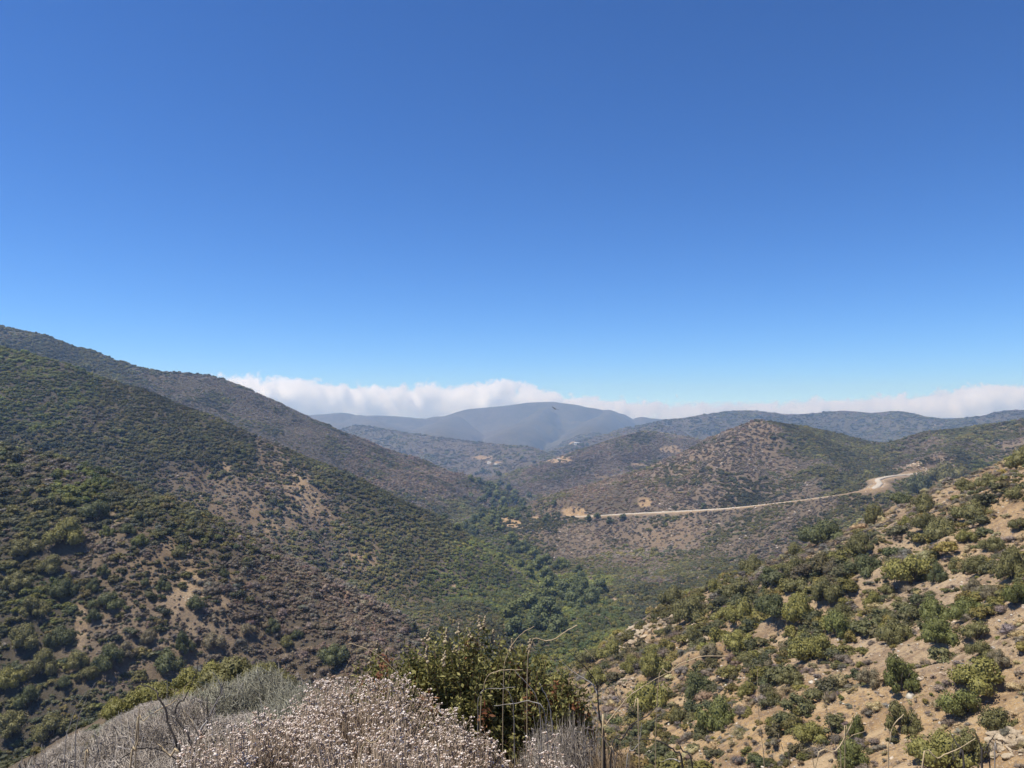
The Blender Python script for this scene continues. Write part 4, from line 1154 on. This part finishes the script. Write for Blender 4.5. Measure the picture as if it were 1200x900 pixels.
OCT = (np.array([(1, 0, 0), (-1, 0, 0), (0, 1, 0), (0, -1, 0), (0, 0, .8), (0, 0, -.8)], float), np.array([(0, 2, 4), (2, 1, 4), (1, 3, 4), (3, 0, 4), (2, 0, 5), (1, 2, 5), (3, 1, 5), (0, 3, 5)]))
def buckwheat(px, top, Y, w, nst, seed, label, ry=None):
    rng = np.random.default_rng(seed)
    t = at(px, top, Y); g0 = gz(t[0], Y); h = t[2] - g0; r = w * Y / F_PX / 2
    ry = ry or r * .8
    print('buckwheat h %.2f r %.2f' % (h, r))
    root = empty('flowering_buckwheat', (t[0], Y, g0))
    a = rng.uniform(0, 6.28, nst); q = np.sqrt(rng.uniform(0, 1, nst))
    dome = np.sqrt(np.clip(1 - (q * .93) ** 2, 0, 1))
    zt = h * (.30 + .70 * dome) * (1.04 - .42 * rng.uniform(0, 1, nst) ** 1.6) * (1 + .16 * np.sin(3 * a + seed) * q + .14 * fbm(np.cos(a) * q * 3, np.sin(a) * q * 3, 1.0, 2, seed))
    tips = np.column_stack([np.cos(a) * q * r, np.sin(a) * q * ry, zt])
    st, fl, lf = Geo(), Geo(), Geo()
    V0, F0 = ICO0
    base = tips * [.25, .25, 0] + rng.normal(0, .02, (nst, 3)) * [1, 1, 0]
    for k in range(nst):
        mid = base[k] * .45 + tips[k] * .55 + rng.normal(0, .03, 3) * [1, 1, .3]
        tube(st, [base[k], mid, tips[k]], [.0022, .0018, .0011], 3)
        nh = rng.choice([1, 1, 2, 3])
        for j in range(nh):
            off = rng.normal(0, .022, 3) * [1, 1, .5] if nh > 1 else np.zeros(3)
            c = tips[k] + off
            if nh > 1: tube(st, [tips[k] - [0, 0, .03], c], [.001, .0008], 3)
            s = rng.uniform(.0042, .0098)
            for b_ in range(4):
                fl.add(OCT[0] * (s * rng.uniform(.45, .8, (6, 1))) + c + rng.normal(0, .55 * s, 3) * [1, 1, .45], OCT[1])
    nl = nst * 5
    kk = rng.integers(0, nst, nl); tt = rng.uniform(.1, .85, nl)[:, None]
    P = base[kk] * (1 - tt) + tips[kk] * tt + rng.normal(0, .012, (nl, 3))
    lf.add(*leaf_quads(P, np.tile([0, 0, 1.], (nl, 1)) + rng.normal(0, .7, (nl, 3)), .02, .006, rng))
    obj('stems', st.mesh('stems', [m_bstem]), root)['kind'] = 'stuff'
    obj('leaves', lf.mesh('leaves', [m_bleaf]), root)['kind'] = 'stuff'
    obj('flower_heads', fl.mesh('flower_heads', [m_flow]), root)['kind'] = 'stuff'
    tag(root, label, 'flowering shrub', 'white flowering shrubs')
buckwheat(415, 812, 3.7, 270, 2600, 1, 'tallest shrub of pinkish white flower heads before the green bush')
buckwheat(318, 848, 3.3, 190, 1500, 2, 'lower shrub of pinkish white flowers beside the black burnt stems')
buckwheat(535, 858, 3.5, 150, 1000, 3, 'low shrub of pinkish white flowers below the green bush')
buckwheat(450, 868, 2.7, 260, 1300, 4, 'wide low mat of fading white flowers under the taller ones')
buckwheat(640, 884, 3.4, 80, 200, 5, 'small fading white flowered shrub beside the leaning dry stalks')
buckwheat(250, 874, 2.9, 120, 500, 6, 'small white flowered shrub at the foot of burnt stems')

def sumac(px, Y, lobes_px, seed, nsh, spikes, label):
    rng = np.random.default_rng(seed)
    x0 = (px - CX) / F_PX * Y; g0 = gz(x0, Y)
    root = empty('sumac_bush', (x0, Y, g0)); O = np.array([x0, Y, g0])
    st, lf, rd = Geo(), Geo(), Geo()
    tot = sum(l[1] for l in lobes_px)
    tipsall = []
    for (lx, w, top) in lobes_px:
        t = at(lx, top, Y) - O; r = w * Y / F_PX / 2; h = t[2]
        print('sumac h %.2f r %.2f' % (h, r))
        n = int(nsh * w / tot)
        for k in range(n):
            a = rng.uniform(0, 6.28); q = math.sqrt(rng.uniform(0, 1))
            dome = math.sqrt(max(0, 1 - (q * .95) ** 2))
            z = h * (.35 + .65 * dome) * rng.uniform(.55, 1.02)
            tip = np.array([t[0] + math.cos(a) * q * r, math.sin(a) * q * r * .8, z])
            L = rng.uniform(.28, .5)
            lean = np.array([math.cos(a) * q * .35, math.sin(a) * q * .35, 1.0]); lean /= np.linalg.norm(lean)
            b = tip - lean * L
            tube(st, [np.array([t[0] * .5, 0, 0]) + rng.normal(0, .04, 3) * [1, 1, 0], (b + [t[0] * .5, 0, 0]) * .5 + rng.normal(0, .03, 3), b, tip], [.008, .006, .004, .0015], 4)
            m = int(L * 165)
            tt = rng.uniform(0, 1, (m, 1)) ** .8
            P = b + (tip - b) * tt + rng.normal(0, .022, (m, 3))
            D = rng.normal(0, 1, (m, 3)) * [1, 1, .4] + [0, 0, .45]
            G_ = rd if rng.uniform() < .07 else lf
            P = P + unit(D) * .025
            G_.add(*leaf_quads(P, unit(D), .044, .019, rng))
            if z > h * .5: tipsall.append(tip)
    obj('stems', st.mesh('stems', [m_sstem]), root)
    obj('leaves', lf.mesh('leaves', [m_sumac]), root)['kind'] = 'stuff'
    if rd.n:
        o = obj('withered_leaves', rd.mesh('withered_leaves', [m_sumac_red]), root); o['kind'] = 'stuff'; o['label'] = 'rusty red withered leaves'
    tipsall.sort(key=lambda p: -p[2])
    for tip in tipsall[:spikes * 3:3]:
        G2 = Geo(); V0, F0 = ICO0
        for j in range(16):
            f = j / 16; s = .013 * (1 - f * .7) + .003
            G2.add(V0 * s * rng.uniform(.7, 1.2) + [rng.normal(0, .012 * (1 - f)), rng.normal(0, .012 * (1 - f)), f * .11], F0)
        o = obj('flower_spike', G2.mesh('flower_spike', [m_spike]), root, Vector(tip - [0, 0, .01])); o.rotation_euler = (rng.normal(0, .25), rng.normal(0, .25), 0)
    tag(root, label, 'bush')
sumac(575, 6.2, [(545, 150, 729), (480, 110, 756), (615, 140, 762), (662, 80, 788)], 3, 640, 16, 'dense dark green leafy bush with cream flower spikes behind white flowers')
sumac(442, 6.6, [(440, 70, 760)], 4, 90, 4, 'small green leafy bush with pale tips beside the dense bush')

# traced stems: (pixel path, distance, thickness in pixels at base and tip)
def stem_path(path, Y, ground_it=True, dY=0.0):
    P = [at(x, y, Y + dY * i / max(1, len(path) - 1)) for i, (x, y) in enumerate(path)]
    if ground_it:
        g0 = gz(P[0][0], P[0][1]) - .05
        if P[0][2] > g0: P = [np.array([P[0][0] - (P[1][0] - P[0][0]) * .3, P[0][1], g0])] + P
    return P
def stem_mesh(name, path, Y, t0, t1, mat, ground_it=True, dY=0.0):
    P = np.array(stem_path(path, Y, ground_it, dY))
    Q = catmull(P, 4)
    rng = np.random.default_rng(len(path) * 7 + int(path[0][0]))
    Q[1:-1] += rng.normal(0, .0012, Q[1:-1].shape)
    r = np.linspace(t0 * .85, t1 * .55, len(Q)) * Y / F_PX / 2
    G = Geo(); tube(G, Q, r * rng.uniform(.85, 1.15, len(Q)), 6)
    return G.mesh(name, [mat]), P
def dead_shrub(branches, Y, label):
    root = None
    for path, t0, t1, mat, grd in branches:
        me, P = stem_mesh('branch', path, Y, t0, t1, mat, grd, random.uniform(-.06, .12))
        if root is None:
            root = empty('dead_shrub', P[0]); R0 = P[0]
        o = obj('branch', me, root); o.location = Vector(-R0)
    tag(root, label, 'dead shrub')
dead_shrub([([(210, 896), (208, 875), (202, 859), (197, 847), (194, 831), (185, 817), (183, 809), (171, 804), (160, 802), (140, 801)], 4.2, 1.2, m_char, True),
            ([(225, 893), (222, 869), (218, 856), (208, 845), (205, 836), (199, 831), (194, 828)], 4.2, 1.6, m_char, True),
            ([(205, 836), (208, 825), (216, 819), (224, 803), (230, 788), (233, 769)], 2.6, .8, m_char, False),
            ([(225, 880), (232, 860), (241, 847), (247, 836), (254, 822), (260, 811), (257, 800), (249, 788)], 3.6, 1.0, m_greyw, False),
            ([(234, 878), (237, 864), (243, 853), (243, 835), (243, 819), (247, 807)], 3.0, .9, m_char, True),
            ([(246, 838), (251, 828), (256, 816), (262, 800), (266, 786)], 2.2, .7, m_char, False),
            ([(143, 888), (160, 878), (176, 877), (190, 880), (207, 890)], 1.8, 2.4, m_char, False)], 3.3, 'burnt shrub of black forked stems beside the white flowers')
dead_shrub([([(708, 896), (707, 860), (702, 838), (701, 819), (698, 800), (684, 780), (665, 762)], 4.6, 1.2, m_char, True),
            ([(701, 815), (694, 802), (684, 795), (670, 786), (656, 772)], 2.0, .7, m_greyw, False),
            ([(716, 888), (729, 866), (741, 849), (758, 839), (772, 825)], 2.8, 1.4, m_char, True),
            ([(703, 842), (697, 830), (690, 815)], 2.0, .8, m_greyw, False)], 3.6, 'burnt shrub with one tall black stem beside the leaning stalks')
dead_shrub([([(800, 902), (791, 881), (780, 872), (764, 867), (738, 866)], 3.4, 1.2, m_char, True), ([(812, 903), (800, 880), (793, 865)], 3.4, 1.6, m_char, True), ([(797, 893), (787, 889), (775, 893)], 2, 1, m_greyw, False)], 4.2, 'low burnt shrub with an arching black stem on the slope edge')
dead_shrub([([(1151, 904), (1151, 884), (1148, 871), (1143, 859)], 3.4, 1.0, m_char, True), ([(1153, 883), (1158, 873), (1163, 865), (1167, 860)], 2.4, 1.0, m_char, False), ([(1160, 903), (1157, 884), (1154, 872)], 2.2, .8, m_char, True),
            ([(1166, 898), (1168, 881), (1166, 865)], 2.2, .8, m_greyw, True)], 5.2, 'burnt black stems before the bright cream rock face')
dead_shrub([([(1130, 904), (1125, 889), (1126, 877), (1123, 872)], 3.0, 1.6, m_char, True), ([(1123, 875), (1117, 864), (1112, 856)], 2.2, .8, m_char, False), ([(1118, 890), (1116, 880), (1117, 867)], 1.8, .7, m_char, False)], 5.0, 'thin burnt stems rising through the yellow-green shrub')
STALKS = [([(153, 900), (159, 880), (162, 861), (163, 841), (163, 828)], 3.2, 3.4, 1.8, m_straw, 'straight straw coloured stalk beside the burnt shrub'),
          ([(233, 902), (234, 875), (229, 853), (222, 841), (215, 833)], 3.1, 3.0, 1.2, m_straw, 'straw stalk bending across the burnt shrub'),
          ([(210, 902), (199, 886), (191, 877), (185, 872)], 3.0, 4.0, 2.4, m_straw, 'short thick broken straw stalk below the burnt shrub'),
          ([(160, 862), (168, 845), (187, 832), (204, 822), (215, 808), (224, 796)], 3.4, 2.2, .8, m_straw, 'thin straw stalk slanting behind the burnt shrub'),
          ([(720, 902), (712, 874), (699, 852), (690, 830)], 3.3, 3.0, 2.0, m_straw, 'pale stalk leaning left by the tall black stem'),
          ([(748, 840), (742, 833), (727, 818), (715, 800), (702, 779), (685, 760)], 3.4, 2.0, 1.2, m_straw, 'long straw stalk slanting down across the tall black stem'),
          ([(706, 858), (710, 849), (727, 828), (741, 813), (768, 796), (800, 780)], 3.3, 2.4, .8, m_straw, 'straw stalk rising away from the tall black stem'),
          ([(734, 902), (742, 880), (749, 869), (752, 847)], 3.6, 2.0, 1.0, m_greyw, 'grey upright twig near the arching black stem'),
          ([(618, 790), (622, 760), (626, 748), (640, 751), (652, 748), (666, 738), (676, 733)], 4.6, 1.4, 2.4, m_straw, 'golden arching stalk over the dark green bush'),
          ([(590, 800), (594, 770), (600, 756), (612, 742), (626, 734)], 4.8, 1.4, 1.4, m_straw, 'golden curved stalk standing in the dark green bush'),
          ([(563, 840), (566, 810), (571, 793), (581, 787), (595, 785), (613, 785)], 4.2, 1.6, 1.2, m_straw, 'bent straw twig hooked over the dark green bush'),
          ([(560, 860), (563, 812), (587, 807), (604, 805)], 4.2, 1.4, 1.0, m_greyw, 'grey twig lying level across the dark green bush'),
          ([(640, 850), (624, 823), (600, 825), (579, 827)], 4.0, 1.8, 1.0, m_greyw, 'bleached grey twig lying low before the dark green bush'),
          ([(603, 880), (602, 839), (601, 824), (596, 811), (587, 801)], 4.0, 1.8, 1.0, m_greyw, 'grey twig curving up before the dark green bush'),
          ([(634, 870), (631, 825), (621, 805), (604, 787)], 4.1, 1.8, 1.0, m_greyw, 'grey arching twig between bush and tangled twigs'),
          ([(648, 880), (646, 840), (641, 818), (632, 800)], 4.0, 2.6, 1.4, m_greyw, 'thick bleached twig in the tangle beside the bush'),
          ([(1080, 904), (1099, 889), (1115, 881), (1133, 872), (1143, 865)], 4.6, 2.2, 1.2, m_straw, 'straw stalk sloping up to the burnt black stems'),
          ([(1041, 902), (1043, 869), (1047, 851), (1059, 837)], 4.6, 2.0, 1.6, m_straw, 'pale hooked stalk standing alone before the shrubs'),
          ([(955, 902), (980, 880), (994, 856), (1004, 836)], 4.2, 2.6, 1.6, m_straw, 'thick pale stalk leaning over the gravel slope'),
          ([(990, 872), (996, 863), (1014, 857)], 4.2, 1.4, .8, m_straw, 'side twig leaning from the thick pale stalk'),
          ([(896, 904), (894, 880), (889, 832), (888, 784)], 4.4, 1.6, .6, m_straw, 'thin upright brown stalk over the gravel slope'),
          ([(986, 902), (980, 876), (972, 848), (966, 812)], 4.5, 1.8, .8, m_straw, 'slender brown stalk beside the thick pale stalk'),
          ([(955, 904), (940, 878), (928, 856)], 4.0, 1.4, .7, m_straw, 'short straw blade leaning left over the gravel'),
          ([(926, 904), (918, 880), (912, 860)], 4.0, 1.4, .7, m_straw, 'short thin straw blade beside the leaning one'),
          ([(770, 812), (785, 788), (800, 777), (826, 769), (854, 769)], 4.0, 1.2, 2.0, m_straw, 'straw stalk arching out level over the slope'),
          ([(420, 905), (440, 870), (462, 848), (470, 842)], 2.5, 2.6, 1.4, m_straw, 'straw stem slanting through the white flowers'),
          ([(514, 905), (512, 875), (509, 852)], 2.5, 3.0, 1.8, m_straw, 'upright straw stem standing in the white flowers'),
          ([(404, 800), (412, 770), (408, 755), (424, 758), (446, 770), (466, 788)], 4.4, 1.0, 1.4, m_straw, 'straw stalk bowing above the white flowers'),
          ([(100, 902), (104, 886), (102, 872)], 3.2, 3.0, 1.0, m_straw, 'short straw tuft stem in the grey brush'),
          ([(76, 880), (82, 850), (88, 832), (100, 812)], 5.0, 1.4, .8, m_greyw, 'pale thin twig sticking up from the grey brush'),
          ([(88, 880), (90, 850), (98, 826), (112, 800)], 5.0, 1.4, .8, m_greyw, 'longer pale twig beside the thin one in grey brush')]
for path, Y, t0, t1, mt, lab in STALKS:
    me, P = stem_mesh('dry_stalk', path, Y, t0, t1, mt)
    o = obj('dry_stalk', me); tag(o, lab, 'stalk', 'dry stalks on the hilltop edge')

# short dry grass on the hilltop
def grass(rng, n):
    G = Geo()
    t = rng.uniform(-.62, .62, n); r = np.sqrt(rng.uniform(1.6 ** 2, 7.0 ** 2, n))
    x, y = np.sin(t) * r, np.cos(t) * r
    y2 = rng.uniform(6, 25, n); x2 = np.interp(y2, HOME_P[:, 1], HOME_P[:, 0]) + rng.uniform(-8, 3, n)
    x, y = np.append(x, x2), np.append(y, y2)
    z = ground(x, y)
    keep = (fbm(x, y, .8, 2, 55) > -.15) & (x < 1.2 + .0 * y)
    x, y, z = x[keep], y[keep], z[keep]; n = len(x)
    h = rng.uniform(.12, .42, n); a = rng.uniform(0, 6.28, n); l = rng.uniform(.1, .7, n) * h
    w = np.where(y > 7, .005, .0022)[:, None]
    b = np.column_stack([x, y, z - .02]); m = b + np.column_stack([np.cos(a) * l * .35, np.sin(a) * l * .35, h * .6]); tp = b + np.column_stack([np.cos(a) * l, np.sin(a) * l, h])
    s = np.column_stack([-np.sin(a), np.cos(a), np.zeros(n)]) * w; u = np.column_stack([np.cos(a), np.sin(a), np.zeros(n)]) * w
    V = np.stack([b + s, b - s, b + u, m + s * .8, m - s * .8, m + u * .8, tp], 1).reshape(-1, 3)
    k = np.arange(n)[:, None] * 7
    G.add(V, np.concatenate([k + [f] for f in [(0, 1, 4), (0, 4, 3), (1, 2, 5), (1, 5, 4), (2, 0, 3), (2, 3, 5), (3, 4, 6), (4, 5, 6), (5, 3, 6)]]))
    return G.mesh('dry_grass', [m_grass])
gr = obj('dry_grass', grass(np.random.default_rng(71), 14000))
tag(gr, 'short straw coloured dry grass on the hilltop', 'grass', None, 'stuff')


# ------------------------------------------------------------------ haze and the cloud bank beyond it
def box_mesh(name, lo, hi, mats):
    V = np.array([(x, y, z) for x in (lo[0], hi[0]) for y in (lo[1], hi[1]) for z in (lo[2], hi[2])], float)
    F = np.array([(0, 1, 3, 2), (4, 6, 7, 5), (0, 4, 5, 1), (2, 3, 7, 6), (0, 2, 6, 4), (1, 5, 7, 3)])
    return new_mesh(name, V, 4, F, mats)

m_haze, nt, bs, outn = mat_new('haze')
nt.nodes.remove(bs)
pv = N(nt, 'ShaderNodeVolumePrincipled')
pv.inputs['Color'].default_value = (0.36, 0.60, 1.0, 1)
pv.inputs['Absorption Color'].default_value = (1, 1, 1, 1)
pv.inputs['Density'].default_value = 0.00019
pv.inputs['Anisotropy'].default_value = 0.2
nt.links.new(pv.outputs[0], outn.inputs['Volume'])
m_haze.cycles.homogeneous_volume = True
top = float(GZ.max()) + 12
haze = obj('haze', box_mesh('haze', (-6500, -6500, float(GZ.min()) - 1), (6500, 6500, top), [m_haze]))
tag(haze, 'thin pale blue haze filling the valley air', 'haze', None, 'stuff')

CY0, CY1 = 11500.0, 13000.0
CX0, CX1 = -9500.0, 12500.0
m_cloud, nt, bs, outn = mat_new('cloud')
nt.nodes.remove(bs)
g = N(nt, 'ShaderNodeNewGeometry')
sep = N(nt, 'ShaderNodeSeparateXYZ'); nt.links.new(g.outputs['Position'], sep.inputs[0])
X, Yc, Z = sep.outputs
# height of the cloud top along the bank
tops = [(-700, 470), (0, 455), (150, 446), (260, 443), (300, 438), (350, 446), (400, 450), (440, 453), (500, 451), (560, 448), (600, 446), (640, 456), (690, 465), (760, 469), (850, 471), (950, 469), (1050, 462), (1100, 460), (1150, 450), (1185, 447), (1230, 454), (1500, 458)]
fc = nt.nodes.new('ShaderNodeFloatCurve')
xs = maprange(nt, X, CX0, CX1)
nt.links.new(xs, fc.inputs['Value'])
cv = fc.mapping.curves[0]
ymid = 12000.0
pts = []
for px, py in tops:
    p = at(px, py, ymid)
    pts.append(((p[0] - CX0) / (CX1 - CX0), (p[2] - 75.0) / 1000.0))
pts = [q for q in pts if 0 < q[0] < 1]
cv.points[0].location = (0, pts[0][1]); cv.points[1].location = (1, pts[-1][1])
for q in pts: cv.points.new(*q)
fc.mapping.update()
topz = math_n(nt, 'MULTIPLY', fc.outputs[0], 1000.0)
nA = noise_n(nt, 0.0016, 6, .62, g.outputs['Position'])
nB = noise_n(nt, 0.0055, 6, .62, g.outputs['Position'])
bil = math_n(nt, 'ADD', math_n(nt, 'MULTIPLY', math_n(nt, 'SUBTRACT', nA, .5), 420.0), math_n(nt, 'MULTIPLY', math_n(nt, 'SUBTRACT', nB, .5), 680.0))
edge = math_n(nt, 'SUBTRACT', math_n(nt, 'ADD', topz, bil), Z)
low = maprange(nt, Z, 60.0, 330.0, 0.25, 1.0)
nC = noise_n(nt, 0.0035, 5, .6, g.outputs['Position'])
dens = math_n(nt, 'MULTIPLY', maprange(nt, edge, 0.0, 40.0, 0.0, 0.018), low)
dens = math_n(nt, 'MULTIPLY', dens, maprange(nt, nC, .43, .60, 0.0, 1.0))
pv = N(nt, 'ShaderNodeVolumePrincipled')
pv.inputs['Color'].default_value = (.972, .986, 1, 1); pv.inputs['Anisotropy'].default_value = 0.3
nt.links.new(dens, pv.inputs['Density']); nt.links.new(pv.outputs[0], outn.inputs['Volume'])
m_cloud.cycles.volume_step_rate = 0.018
m_cloud.cycles.volume_sampling = 'MULTIPLE_IMPORTANCE'
cloud = obj('cloud_bank', box_mesh('cloud_bank', (CX0, CY0, -150), (CX1, CY1, 1000), [m_cloud]))
tag(cloud, 'long low bank of white cloud lying behind the far hills', 'cloud', None, 'stuff')
